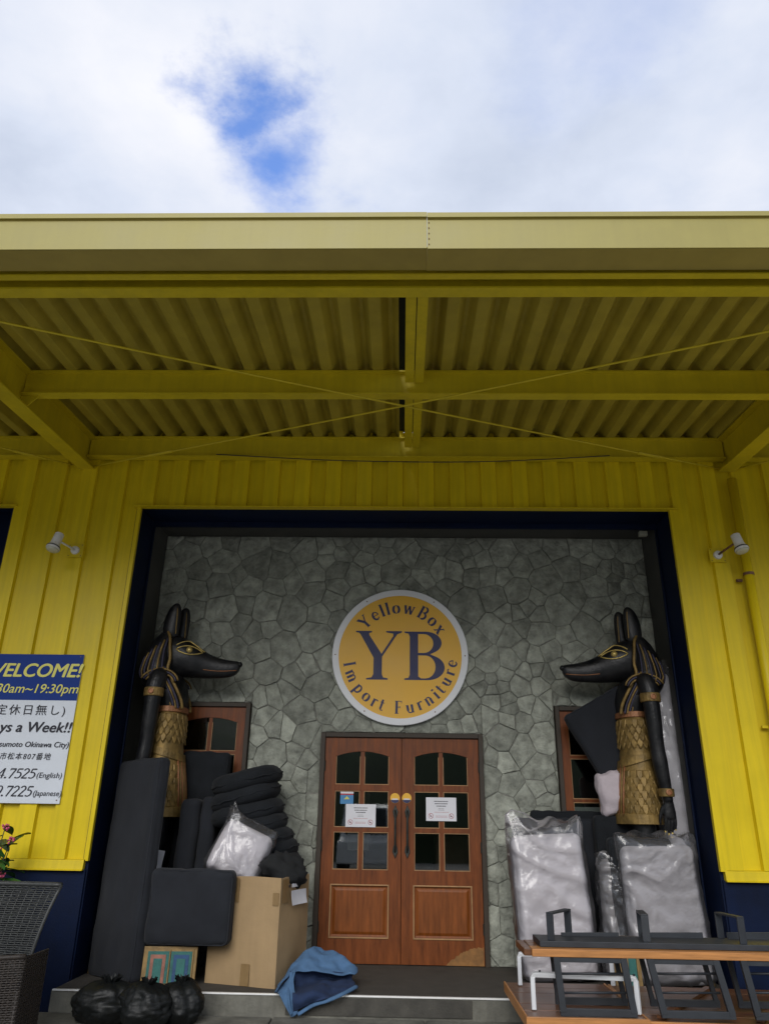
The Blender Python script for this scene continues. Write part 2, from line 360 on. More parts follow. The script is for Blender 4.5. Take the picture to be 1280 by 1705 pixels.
# each siding sheet is one rib and one pan
def siding(w0, w1, z0, z1, name='siding_panel'):
    """sheet from x=w0..w1 (clipped part of one period), rib on the right half"""
def profile(k):
    a = RIB0 - .168 + PIT * k            # start of the pan
    return [(a, 0), (a + .156, 0), (a + .166, -.042), (a + .324, -.042), (a + PIT, 0)]
def clip_profile(p, lo, hi):
    out = []
    for (x, y), (X2, Y2) in zip(p[:-1], p[1:]):
        if X2 <= lo or x >= hi: continue
        a, c = max(x, lo), min(X2, hi); fa = (a - x) / (X2 - x); fc = (c - x) / (X2 - x)
        if not out: out.append((a, lerp(y, Y2, fa)))
        out.append((c, lerp(y, Y2, fc)))
    return out
XL, XR, OL = -4.208, 6.2, -9.8
for k in range(-24, 26):
    full = profile(k)
    for lo, hi, z0, z1 in ((-OX, OX, HZ, TOPZ), (XL, -OX, SKZ1, TOPZ), (OX, XR, SKZ1, TOPZ), (OL, XL, HZ, TOPZ)):
        p = clip_profile(full, lo, hi)
        if len(p) < 2 or p[-1][0] - p[0][0] < .012: continue
        ox = p[0][0]; mb = MB(); rsx = []
        for x, y in p:
            rsx.append([Vector((x - ox, y, z0)), Vector((x - ox, y, z1)), Vector((x - ox, y + .012, z1)), Vector((x - ox, y + .012, z0))])
        mb.rings(rsx); o = mb.build('siding_panel', YEL, bld); o.location.x = ox; o.location.y = random.uniform(-.0012, .0012) - .004
# wall core behind the sheets, base wall, jambs and lintel
def bpart(name, m, x0, x1, y0, y1, z0, z1, parent=bld, bevel=.004):
    q = MB(); q.box(x0, x1, y0, y1, z0, z1); return q.build(name, m, parent, bevel=bevel)
bpart('wall_core', NAVY, XL + .01, -OX - .06, .02, .25, 0, 5.45); bpart('wall_core', NAVY, OX + .06, XR, .02, .25, 0, 5.45)
bpart('wall_core', NAVY, OL, XL, .02, .25, HZ + .05, 5.45); bpart('wall_core', NAVY, -OX - .06, OX + .06, .02, .25, HZ + .06, 5.45)
bpart('base_wall', NAVY, XL + .002, -OX - .012, -.03, .018, 0, SKZ0 + .01); bpart('base_wall', NAVY, OX + .012, XR - .002, -.03, .018, 0, SKZ0 + .01)
for s in (-1, 1):
    a, c = (OX, OX + .058) if s > 0 else (-OX - .058, -OX)
    bpart('jamb', NAVY, a, c, -.006 if s > 0 else -.006, .43, 0, HZ - .002)
    a, c = (OX - .02, OX - .003) if s > 0 else (-OX + .003, -OX + .02)
    bpart('jamb_trim', NAVY, a, c, .40, .43, FLOOR + .01, HZ - .03)
    a, c = (OX + .03, OX + .20) if s > 0 else (-OX - .20, -OX - .03)
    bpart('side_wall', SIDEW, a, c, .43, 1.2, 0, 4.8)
    # yellow corner strip next to the opening
    a, c = (OX - .004, OX - .0005) if s > 0 else (-OX + .0005, -OX + .004)
    bpart('corner_trim', YEL, a, c, -.0474, -.007, SKZ1 - .01, HZ - .012, bevel=0)
    a, c = (OX - .004, OX + .05) if s > 0 else (-OX - .02, -OX + .004)
    bpart('corner_trim', YEL, a, c, -.0505, -.0475, SKZ1 - .01, HZ - .012, bevel=0)
    # drip flashing at the foot of the sheets
    a, c = (OX + .03, XR) if s > 0 else (XL, -OX - .03)
    q = MB(); q.prism([(-.005, SKZ1 + .004), (-.052, SKZ1 - .004), (-.060, SKZ0 + .012), (-.078, SKZ0 + .004), (-.078, SKZ0), (-.005, SKZ0)], lambda u, v, t, a=a, c=c: Vector((lerp(a, c, t), u, v)))
    q.build('drip_flashing', YEL, bld, bevel=.002)
bpart('lintel', NAVY, -OX - .002, OX + .002, .0, .43, HZ + .004, HZ + .06)
bpart('lintel_band', NAVY, -OX + .001, OX - .001, .39, .43, HZ - .055, HZ + .003)
bpart('lintel_flashing', YEL, -OX - .075, OX + .075, -.085, -.002, HZ - .010, HZ + .002, bevel=.002)
bpart('lintel_flashing', YEL, OL, XL + .075, -.085, -.002, HZ - .010, HZ + .002, bevel=.002)
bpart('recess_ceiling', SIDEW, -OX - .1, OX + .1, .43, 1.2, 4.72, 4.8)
# neighbouring bay at the far left: jamb, ceiling and recessed dark wall
bpart('jamb', NAVY, XL - .002, XL + .05, -.012, .6, 0, HZ - .002); bpart('bay_wall', NAVY, OL, XL - .002, .6, .7, 0, 4.9)
# recess back wall with separate stones
swall = bpart('stone_wall', MORT, -OX - .03, OX + .03, 1.016, 1.06, 2.77, 4.72, bevel=0)
DX, DT = .865, 2.465; WX0, WX1, WT, WB0 = 1.645, 2.505, 2.768, .95
for a, c, z0, z1 in ((-OX - .03, -WX1, 0, 2.77), (OX + .03, WX1, 0, 2.77), (-WX0, -DX, 0, 2.77), (WX0, DX, 0, 2.77), (-DX, DX, DT, 2.77), (-WX1, -WX0, 0, WB0), (WX0, WX1, 0, WB0)):
    bpart('mortar_bed', MORT, min(a, c), max(a, c), 1.016, 1.06, z0, z1, swall, bevel=0)
holes = [(-DX, DX, 0, DT), (-WX1, -WX0, WB0, WT), (WX0, WX1, WB0, WT)]
def clip_half(poly, nx, nz, d):        # keep nx*x+nz*z <= d
    out = []
    for i in range(len(poly)):
        p, q = poly[i], poly[(i + 1) % len(poly)]; a = nx * p[0] + nz * p[1] - d; c = nx * q[0] + nz * q[1] - d
        if a <= 0: out.append(p)
        if (a < 0) != (c < 0) and abs(a - c) > 1e-12: t = a / (a - c); out.append((lerp(p[0], q[0], t), lerp(p[1], q[1], t)))
    return out
def area(p): return abs(sum(p[i][0] * p[(i + 1) % len(p)][1] - p[(i + 1) % len(p)][0] * p[i][1] for i in range(len(p)))) / 2
rs_ = random.Random(21); sites = []
tries = 0
while tries < 9000:
    tries += 1; p = (rs_.uniform(-OX - .03, OX + .03), rs_.uniform(FLOOR, 4.72)); rad = rs_.choice((.11, .17, .22, .26))
    if all((p[0] - q[0]) ** 2 + ((p[1] - q[1]) * 1.0) ** 2 > (max(rad, q[2]) * .93) ** 2 for q in sites): sites.append((p[0], p[1], rad))
cells = []
for i, s in enumerate(sites):
    poly = [(-OX - .028, FLOOR), (OX + .028, FLOOR), (OX + .028, 4.715), (-OX - .028, 4.715)]
    for j, q in enumerate(sites):
        if i == j: continue
        dx, dz = q[0] - s[0], q[1] - s[1]
        if dx * dx + dz * dz > 1.2: continue
        L2 = dx * dx + dz * dz; off = (s[2] - q[2]) * .22 * math.sqrt(L2)
        poly = clip_half(poly, dx, dz, dx * (s[0] + q[0]) / 2 + dz * (s[1] + q[1]) / 2 + off)
        if len(poly) < 3: break
    if len(poly) >= 3: cells.append(poly)
def subtract(poly, rct):
    x0, x1, z0, z1 = rct; res = [clip_half(poly, 1, 0, x0), clip_half(poly, -1, 0, -x1)]
    mid = clip_half(clip_half(poly, -1, 0, -x0), 1, 0, x1)
    if len(mid) > 2: res += [clip_half(mid, 0, 1, z0), clip_half(mid, 0, -1, -z1)]
    return [p for p in res if len(p) > 2 and area(p) > .0006]
def hits(c, h): return min(p[0] for p in c) < h[1] and max(p[0] for p in c) > h[0] and min(p[1] for p in c) < h[3] and max(p[1] for p in c) > h[2]
for h in holes: cells = [q for c in cells for q in (subtract(c, h) if hits(c, h) else [c])]
def stone(poly, mb, org):
    gap = rs_.choice((.0006, .001, .002, .003, .0055))
    pts = []
    for i in range(len(poly)):
        p, q = poly[i], poly[(i + 1) % len(poly)]; l = math.hypot(q[0] - p[0], q[1] - p[1])
        if l < .004: continue
        c = min(.25, .006 / l); pts.append((lerp(p[0], q[0], c), lerp(p[1], q[1], c)))
        if l > .12:
            t = rs_.uniform(.4, .6); j = rs_.uniform(-.008, .003); nx, nz = (q[1] - p[1]) / l, -(q[0] - p[0]) / l
            pts.append((lerp(p[0], q[0], t) + nx * j, lerp(p[1], q[1], t) + nz * j))
        pts.append((lerp(p[0], q[0], 1 - c), lerp(p[1], q[1], 1 - c)))
    if len(pts) < 3: return
    cx = sum(p[0] for p in pts) / len(pts); cz = sum(p[1] for p in pts) / len(pts); ext = math.sqrt(area(pts))
    tx, tz = rs_.uniform(-.05, .05), rs_.uniform(-.06, .06); h = rs_.uniform(.0, .011)
    def ring(sh, y, tilt):
        k = max(.3, 1 - sh / max(.03, ext * .55))
        return [Vector((cx + (p[0] - cx) * k - org[0], y + tilt * ((p[0] - cx) * tx + (p[1] - cz) * tz), cz + (p[1] - cz) * k - org[1])) for p in pts]
    rgs = [ring(gap, 1.04, 0), ring(gap, 1.013 - h, .9), ring(gap + .004, 1.007 - h, 1), ring(gap + ext * .25, 1.0 - h, 1)]
    n = len(pts); k0 = len(mb.v); mb.rings(rgs, cap=False); mb.add([(cx - org[0], 1.0 - h - rs_.uniform(0, .004), cz - org[1])], [])
    c = len(mb.v) - 1; base = c - n; mb.f += [(base + i, base + (i + 1) % n, c) for i in range(n)]
def score(c):
    cx = sum(p[0] for p in c) / len(c); cz = sum(p[1] for p in c) / len(c)
    return area(c) * (1 if (abs(cx) < 1.6 or cz > 2.0) else .15)
cells.sort(key=score, reverse=True)
for c in cells[:298]:
    cx = sum(p[0] for p in c) / len(c); cz = sum(p[1] for p in c) / len(c); mb = MB(); stone(c, mb, (cx, cz))
    o = mb.build('stone', STONE, swall); o.location = (cx, 0, cz)
mb = MB()
for c in cells[298:]: stone(c, mb, (0, 0))
if mb.v: tag(mb.build('small_stones', STONE, swall), kind='stuff')

# doors and fixed windows
def casing(x0, x1, z0, z1, w, name):
    q = MB()
    q.box(x0 - w, x0, .945, 1.10, z0, z1 + w); q.box(x1, x1 + w, .945, 1.10, z0, z1 + w); q.box(x0, x1, .945, 1.10, z1, z1 + w)
    return q.build(name, DWOOD, bld, bevel=.004)
def leaf(name, x0, x1, z0, z1, cols, rows, arch, panel, y=.975):
    """stiles, rails and bars of one leaf; panes and panel are sub-parts"""
    t = .045; q = MB(); yb = y + t
    q.box(x0, cols[0][0], y, yb, z0, z1); q.box(cols[1][1], x1, y, yb, z0, z1)
    a, c = cols[0][0], cols[1][1]; top = rows[0][1]
    q.box(a, c, y, yb, top, z1)
    lowr = rows[-1][0]
    if panel: q.box(a, c, y, yb, panel[1], lowr); q.box(a, c, y, yb, z0, panel[0])
    else: q.box(a, c, y, yb, z0, lowr)
    for (r0, r1) in zip(rows[1:], rows[:-1]): q.box(a, c, y + .006, yb - .006, r0[1], r1[0])
    for r in rows: q.box(cols[0][1], cols[1][0], y + .009, yb - .009, r[0], r[1])
    m = 14; mid = (a + c) / 2
    for i in range(m):
        u0, u1 = lerp(a, c, i / m), lerp(a, c, (i + 1) / m)
        za, zb_ = [top - arch * ((u - mid) / (c - mid)) ** 2 for u in (u0, u1)]
        if top - min(za, zb_) > 1e-4: q.prism([(u0, top), (u1, top), (u1, zb_), (u0, za)], lambda u, v, k: Vector((u, lerp(y + .002, yb - .002, k), v)))
    o = q.build(name, WOOD, bld, bevel=.003)
    for r in rows:
        for cc in cols:
            g = MB(); g.box(cc[0] - .004, cc[1] + .004, y + .020, y + .024, r[0] - .004, r[1] + .004); g.build('pane', GLASS, o)
            # thin pale glazing bead round every pane
            g = MB(); w = .007; e0, e1, f0, f1 = cc[0] + .0005, cc[1] - .0005, r[0] + .0005, r[1] - (arch if r == rows[0] else 0) - .0005
            g.box(e0, e0 + w, y + .010, y + .019, f0, f1); g.box(e1 - w, e1, y + .010, y + .019, f0, f1); g.box(e0 + w, e1 - w, y + .010, y + .019, f0, f0 + w)
            if r != rows[0]: g.box(e0 + w, e1 - w, y + .010, y + .019, f1 - w, f1)
            g.build('glazing_bead', PALEW, o)
    if panel:
        p0, p1 = panel; g = MB(); ins = .05
        rg = []
        for (d, yy) in ((0.0005, y + .03), (0.0005, y + .013), (.018, y + .016), (.030, y + .010), (.045, y + .004), (.06, y + .004)):
            rg.append([Vector((a + d, yy, p0 + d)), Vector((c - d, yy, p0 + d)), Vector((c - d, yy, p1 - d)), Vector((a + d, yy, p1 - d))])
        g.rings(rg); g.build('panel', WOOD2, o)
        g = MB(); w = .013
        for (e0, e1, f0, f1) in ((a - w, a, p0 - w, p1 + w), (c, c + w, p0 - w, p1 + w), (a, c, p0 - w, p0), (a, c, p1, p1 + w)): g.box(e0, e1, y - .009, y + .001, f0, f1)
        g.build('moulding', PALEW, o, bevel=.003)  # light caught on the moulding edges is put into this pale colour
    return o
rows = [(1.936, 2.268), (1.522, 1.874), (1.127, 1.479)]; rows_d = rows
casing(-.815, .815, FLOOR, 2.412, .048, 'door_frame')
dl = leaf('door', -.812, -.003, FLOOR + .008, 2.408, [(-.695, -.435), (-.393, -.133)], rows_d, .05, (.535, .985))
dr = leaf('door', .003, .812, FLOOR + .008, 2.408, [(.133, .393), (.435, .695)], rows_d, .05, (.535, .985))
dr['label'] = 'right leaf of the double door with a bare worn patch at its lower corner'
dl['label'] = 'left leaf of the double door carrying a small blue sticker'
# worn patch: varnish gone from the lower right corner of the right leaf
q = MB(); rp = random.Random(3); arc_ = [(lerp(.44, .806, k / 26), .308 + .158 * math.sin(math.pi / 2 * k / 26) ** .8 + rp.uniform(-.009, .009)) for k in range(27)]
q.prism([(.44, .3075)] + arc_[1:] + [(.806, .3075)], lambda u, v, k: Vector((u, lerp(.9738, .9752, k), v))); q.build('worn_patch', pmat('bare_wood_patch', (.25, .115, .028), .6, .45, 7, .15, 60), dr)
for dd, hx in ((dl, -.062), (dr, .062)):
    q = MB(); zz0, zz1 = 1.25, 1.73; y0 = .972
    path = smoothpts([(hx, y0 - .005, zz0 + .04), (hx, y0 - .05, zz0 + .11), (hx, y0 - .056, 1.49), (hx, y0 - .05, zz1 - .11), (hx, y0 - .005, zz1 - .04)], 5)
    q.tube(path, [.011] * len(path), 10)
    for zc, sg in ((zz1 - .07, 1), (zz0 + .07, -1)):
        q.prism([(0, .085 * sg), (.028, .02 * sg), (.018, -.03 * sg), (0, -.06 * sg), (-.018, -.03 * sg), (-.028, .02 * sg)], lambda u, v, k, zc=zc: Vector((hx + u, lerp(y0 - .014, y0 + .003, k), zc + v)))
    q.build('handle', BRONZE, dd, bevel=.004)
    q = MB()
    for zh in (.62, 1.35, 2.12):
        q = MB(); q.tube([(hx * 13.1, .962, zh - .05), (hx * 13.1, .962, zh + .05)], .009, 8); q.build('hinge', BRONZE, dd)
for s in (-1, 1):
    a, c = (1.695, 2.455) if s > 0 else (-2.455, -1.695)
    casing(a, c, WB0 + .05, 2.715, .045, 'window_frame')
    mid = (a + c) / 2
    leaf('window', a, c, WB0 + .05, 2.712, [(a + .085, mid - .018), (mid + .018, c - .085)], [(2.255, 2.60), (1.825, 2.225), (1.40, 1.795), (1.06, 1.37)], .05, None)
    bpart('window_sill', DWOOD, a - .045, c + .045, .93, 1.1, WB0, WB0 + .049)
# dim shop interior behind the glass
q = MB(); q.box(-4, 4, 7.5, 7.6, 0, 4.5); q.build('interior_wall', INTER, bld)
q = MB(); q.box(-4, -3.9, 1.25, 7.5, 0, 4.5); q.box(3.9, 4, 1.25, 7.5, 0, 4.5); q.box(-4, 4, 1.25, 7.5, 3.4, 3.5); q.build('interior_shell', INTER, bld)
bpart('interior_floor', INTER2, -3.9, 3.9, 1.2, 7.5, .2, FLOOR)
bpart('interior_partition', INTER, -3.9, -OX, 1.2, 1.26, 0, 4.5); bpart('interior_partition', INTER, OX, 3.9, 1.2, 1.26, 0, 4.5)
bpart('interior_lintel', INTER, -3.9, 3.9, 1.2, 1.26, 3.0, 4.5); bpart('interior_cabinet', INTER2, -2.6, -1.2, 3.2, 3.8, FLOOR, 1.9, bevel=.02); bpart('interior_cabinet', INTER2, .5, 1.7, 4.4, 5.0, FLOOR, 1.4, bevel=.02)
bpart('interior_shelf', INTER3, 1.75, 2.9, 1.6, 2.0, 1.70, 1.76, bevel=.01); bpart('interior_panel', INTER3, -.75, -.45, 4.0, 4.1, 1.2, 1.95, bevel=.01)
# rain pipe on the right
px = 3.468; q = MB(); q.tube([(px, -.115, 4.98), (px, -.115, 0.05)], .047, 16); pipe = q.build('rain_pipe', YEL, bld, smooth=True)
for zc in (3.93, 2.5, 1.3):
    q = MB(); q.tube([(px, -.115, zc - .014), (px, -.115, zc + .014)], .052, 16); q.box(px - .10, px - .045, -.06, -.03, zc - .06, zc - .035); q.build('pipe_clamp', RUST if zc > 3 else YEL, pipe)
# flat roof slab behind the canopy
bpart('roof', FASC, -10, XR, .06, 9, 5.53, 5.60); bpart('end_wall', YEL, XR, XR + .1, 0, 9, 0, 5.5); bpart('end_wall', YEL, OL - .1, OL, 0, 9, 0, 5.5); bpart('rear_wall', YEL, OL, XR, 9, 9.1, 0, 5.5)

# ================================================================== CANOPY
can = empty('entrance_canopy', label='yellow steel canopy with ribbed metal roof, purlins and crossed brace rods', cat='canopy')
SL = .0783
def cz(y, z0): return z0 + SL * y          # y negative towards the street
PB, PT = 5.219, 5.463
def ibeam_x(x0, x1, yc, zb, zt, fw, tf=.014, tw=.01):
    q = MB(); q.box(x0, x1, yc - fw / 2, yc + fw / 2, zb, zb + tf); q.box(x0, x1, yc - fw / 2, yc + fw / 2, zt - tf, zt); q.box(x0, x1, yc - tw / 2, yc + tw / 2, zb + tf, zt - tf); return q
RX = 3.46
bays = [(-10.2, -7.0), (-6.94, -RX - .02), (-RX + .02, RX - .02), (RX + .02, 6.2)]
for yc in (-.10, -1.578, -3.149):
    for (a, c) in bays:
        q = ibeam_x(a, c, yc, cz(yc, PB), cz(yc, PT), .10); q.build('purlin', YELC, can)
# main rafters
for rx in (-6.97, -RX, RX):
    q = MB(); ya, yb_ = -.045, -3.10
    def sl(x0, x1, z0, z1):
        vs = [Vector((x, y, z + SL * y)) for x in (x0, x1) for y in (yb_, ya) for z in (z0, z1)]
        q.add(vs, [(0, 1, 3, 2), (4, 6, 7, 5), (0, 4, 5, 1), (2, 3, 7, 6), (0, 2, 6, 4), (1, 5, 7, 3)])
    sl(rx - .085, rx + .085, 5.10, 5.115); sl(rx - .085, rx + .085, 5.44, 5.455); sl(rx - .005, rx + .005, 5.115, 5.44)
    raf = q.build('rafter', YELC, can)
    for s in (-1, 1):                       # gusset plates where purlins meet the rafter
        for yc in (-1.578,):
            q = MB(); q.prism([(0.006, PB - .105), (.085, PB - .10), (.17, PB - .002), (.006, PB - .002)], lambda u, v, t, s=s, yc=yc: Vector((rx + s * u, yc - .006 + .012 * t, cz(yc, v)))); q.build('gusset', YELC, raf)
# slim double-angle ties in the middle
for (ya, yb_) in ((-3.09, -1.632), (-1.524, -.155)):
    for xo in (.012, .098):
        q = MB(); vs = []
        for (xa, xb, za, zb_) in ((xo, xo + .078, 5.335, 5.345), (xo + (.0 if xo > .05 else .070), xo + (.008 if xo > .05 else .078), 5.345, 5.42)):
            v = [Vector((x, y, z + SL * y)) for x in (xa, xb) for y in (ya, yb_) for z in (za, zb_)]
            q.add(v, [(0, 1, 3, 2), (4, 6, 7, 5), (0, 4, 5, 1), (2, 3, 7, 6), (0, 2, 6, 4), (1, 5, 7, 3)])
        q.build('tie', YELC, can)
# ribbed roof sheets, three ribs each
PR, RH = .232, .095
def rib_prof(n):
    pts = []
    for k in range(n):
        a = k * PR
        pts += [(a, .004), (a + .012, 0), (a + .086, 0), (a + .098, .005), (a + .146, RH - .008), (a + .156, RH), (a + .180, RH), (a + .190, RH - .008)]
    pts.append((n * PR + .004, .004)); return pts
def sheet(x, nrib):
    q = MB(); rg = []
    for (u, v) in rib_prof(nrib):
        rg.append([Vector((u, -3.33, v + cz(-3.33, PT))), Vector((u, -.0, v + cz(0, PT))), Vector((u, -.0, v + .004 + cz(0, PT))), Vector((u, -3.33, v + .004 + cz(-3.33, PT)))])
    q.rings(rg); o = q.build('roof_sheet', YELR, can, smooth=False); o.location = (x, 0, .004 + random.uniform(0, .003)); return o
x = .10
while x < 6.2: sheet(x, 3); x += 3 * PR + .001
x = -.045
while x > -10: x -= 3 * PR + .001; sheet(x, 3)
q = MB(); q.box(-.06, .11, -3.33, 0, 0, .003)  # dark strip painted in for the shadow gap between the roof sheets
for v in range(len(q.v)): vx = q.v[v]; q.v[v] = (vx[0], vx[1], vx[2] + cz(vx[1], PT + .13))
q.build('shadow_gap_strip', NAVY, can)
# gutter fascia
seam = at(711, 390, -3.53).x
for (a, c, dz) in ((-10.2, seam - .001, 0), (seam + .001, 6.3, -.004)):
    q = MB(); q.box(a, c, -3.53, -3.522, 5.02 + dz, 5.262 + dz); g = q.build('fascia', FASC, can, bevel=.002)
    q = MB(); q.prism([(-3.548, 5.268), (-3.548, 5.306), (-3.50, 5.312), (-3.50, 5.30), (-3.538, 5.296), (-3.538, 5.268)], lambda u, v, t, a=a, c=c, dz=dz: Vector((lerp(a, c, t), u, v + dz))); q.build('lip', FASC, g)
    q = MB(); q.box(a, c, -3.52, -3.325, 5.021 + dz, 5.027 + dz); q.box(a, c, -3.325, -3.32, 5.021 + dz, 5.2 + dz); q.build('gutter_tray', SOFF, can)
    q = MB(); q.box(a, c, -3.535, -3.526, 5.2625 + dz, 5.2675 + dz); q.build('shadow_bead', SOFF, g)
q = MB()
for k in range(5):
    q = MB(); q.tube([(seam + .012, -3.536, 5.05 + k * .045), (seam + .012, -3.529, 5.05 + k * .045)], .004, 8); q.build('rivet', RUST, can)
q = MB(); q.box(-10.2, 6.3, -3.31, -3.26, cz(-3.149, PB) + .02, cz(-3.149, PB) + .03); q.box(-10.2, 6.3, -3.265, -3.2575, cz(-3.149, PB) + .03, 5.24); q.build('edge_angle', YELC, can)
# brace rods
def rod(p0, p1, r=.009):
    p0, p1 = Vector(p0), Vector(p1); q = MB()
    pts = [p0.lerp(p1, i / 12) - Vector((0, 0, .02 * math.sin(math.pi * i / 12))) for i in range(13)]
    q.tube(pts, r, 8); o = q.build('brace_rod', YELC, can, smooth=True)
    a, c = p0.lerp(p1, .10), p0.lerp(p1, .145); q = MB(); q.tube([a - Vector((0, 0, .006)), c - Vector((0, 0, .009))], .017, 8); q.build('turnbuckle', YELC, o)
    q = MB(); d = (p1 - p0).normalized(); q.tube([p0 - d * .02, p0 + d * .09], .022, 6, .25); q.build('end_plate', YELC, o); return o
rod((-3.36, -.07, 5.13), (3.36, -3.05, 4.93)); rod((3.36, -.07, 5.13), (-3.36, -3.05, 4.93))
rod((-3.58, -.07, 5.13), (-6.85, -3.05, 4.93)); rod((3.58, -.07, 5.13), (6.1, -2.4, 4.97))
# loose cable under the wall purlin
pts = [(-2.02, -.17, 5.225), (-1.5, -.16, 5.20), (-.8, -.16, 5.165), (0, -.16, 5.148), (.7, -.16, 5.15), (1.4, -.16, 5.178), (2.2, -.17, 5.225)]
q = MB(); q.tube(smoothpts(pts, 6), .005, 6); q.build('cable', BLKM, can, smooth=True)

# ================================================================== SIGNS
# --- round sign: built in a 300-unit drawing frame (u right, v down), 1 unit = sign scale
SC = Vector((-.024, .955, 3.295)); SR = .757
rs0 = empty('round_shop_sign', SC, label='round amber shop sign with white rim and big navy YB above the double door', cat='sign')
def su(u): return (u - 621) / 484 * SR
def sv(v): return -(v - 664) / 484 * SR
q = MB(); n = 96
for (r0, r1, y0, y1) in ((SR * .905, SR, -.012, .014),):
    rg = [[Vector((r * math.cos(2 * math.pi * k / n), y, r * math.sin(2 * math.pi * k / n))) for k in range(n)] for (r, y) in ((r0, y1), (r0, y0), (r1 - .004, y0), (r1, y0 + .004), (r1, y1))]
    q.rings(rg, cap=False)
q.build('rim', SIGNW, rs0)
q = MB(); q.rings([[Vector((r * math.cos(2 * math.pi * k / n), y, r * math.sin(2 * math.pi * k / n))) for k in range(n)] for (r, y) in ((SR * .904, .012), (SR * .904, -.008))]); q.build('face', SIGNY, rs0)
for a in (0, 58, 122, 180, 238, 302):
    q = MB(); c = Vector((SR * .953 * math.cos(R(a)), -.012, SR * .953 * math.sin(R(a)))); q.tube([c, c - Vector((0, .004, 0))], .007, 10); q.build('screw', RUST, rs0)
def outline_mesh(loops):
    c = bpy.data.curves.new('lettering', 'CURVE'); c.dimensions = '2D'; c.fill_mode = 'FRONT'
    for lp in loops:
        sp = c.splines.new('POLY'); sp.points.add(len(lp) - 1); sp.use_cyclic_u = True
        for p, (x_, y_) in zip(sp.points, lp): p.co = (x_, y_, 0, 1)
    o = bpy.data.objects.new('lettering', c); COL.objects.link(o); dg = bpy.context.evaluated_depsgraph_get()
    me = bpy.data.meshes.new_from_object(o.evaluated_get(dg)); bpy.data.objects.remove(o); me.materials.clear(); me.name = 'lettering'; return me
Yp = [(303, 490), (418, 490), (418, 500), (398, 506), (400, 520), (489, 655), (572, 525), (571, 509), (520, 500), (520, 490), (634, 490), (634, 500), (601, 512), (493, 676), (493, 800), (503, 822), (535, 828), (535, 838), (383, 838), (383, 828), (420, 822), (433, 800), (433, 684), (338, 518), (325, 504), (303, 500)]
Bo = [(652, 492), (800, 492)] + ell(805, 573, 113, 81, -90, 60, 14) + [(835, 655)] + ell(815, 749, 122, 89, -62, 90, 16) + [(652, 838), (652, 828), (680, 823), (690, 803), (690, 527), (680, 508), (652, 502)]
Bu = [(750, 510)] + ell(790, 578, 68, 68, -90, 90, 14) + [(750, 646)]
Bl = [(750, 664)] + ell(800, 745, 72, 81, -90, 90, 14) + [(768, 826), (750, 812)]
for lp in ([Yp], [Bo, Bu, Bl]):
    me = outline_mesh([[(su(u), sv(v)) for u, v in l] for l in lp]); o = link('lettering', me, SIGNB, rs0); o.location = (0, -.0095, 0); o.rotation_euler = (R(90), 0, 0)
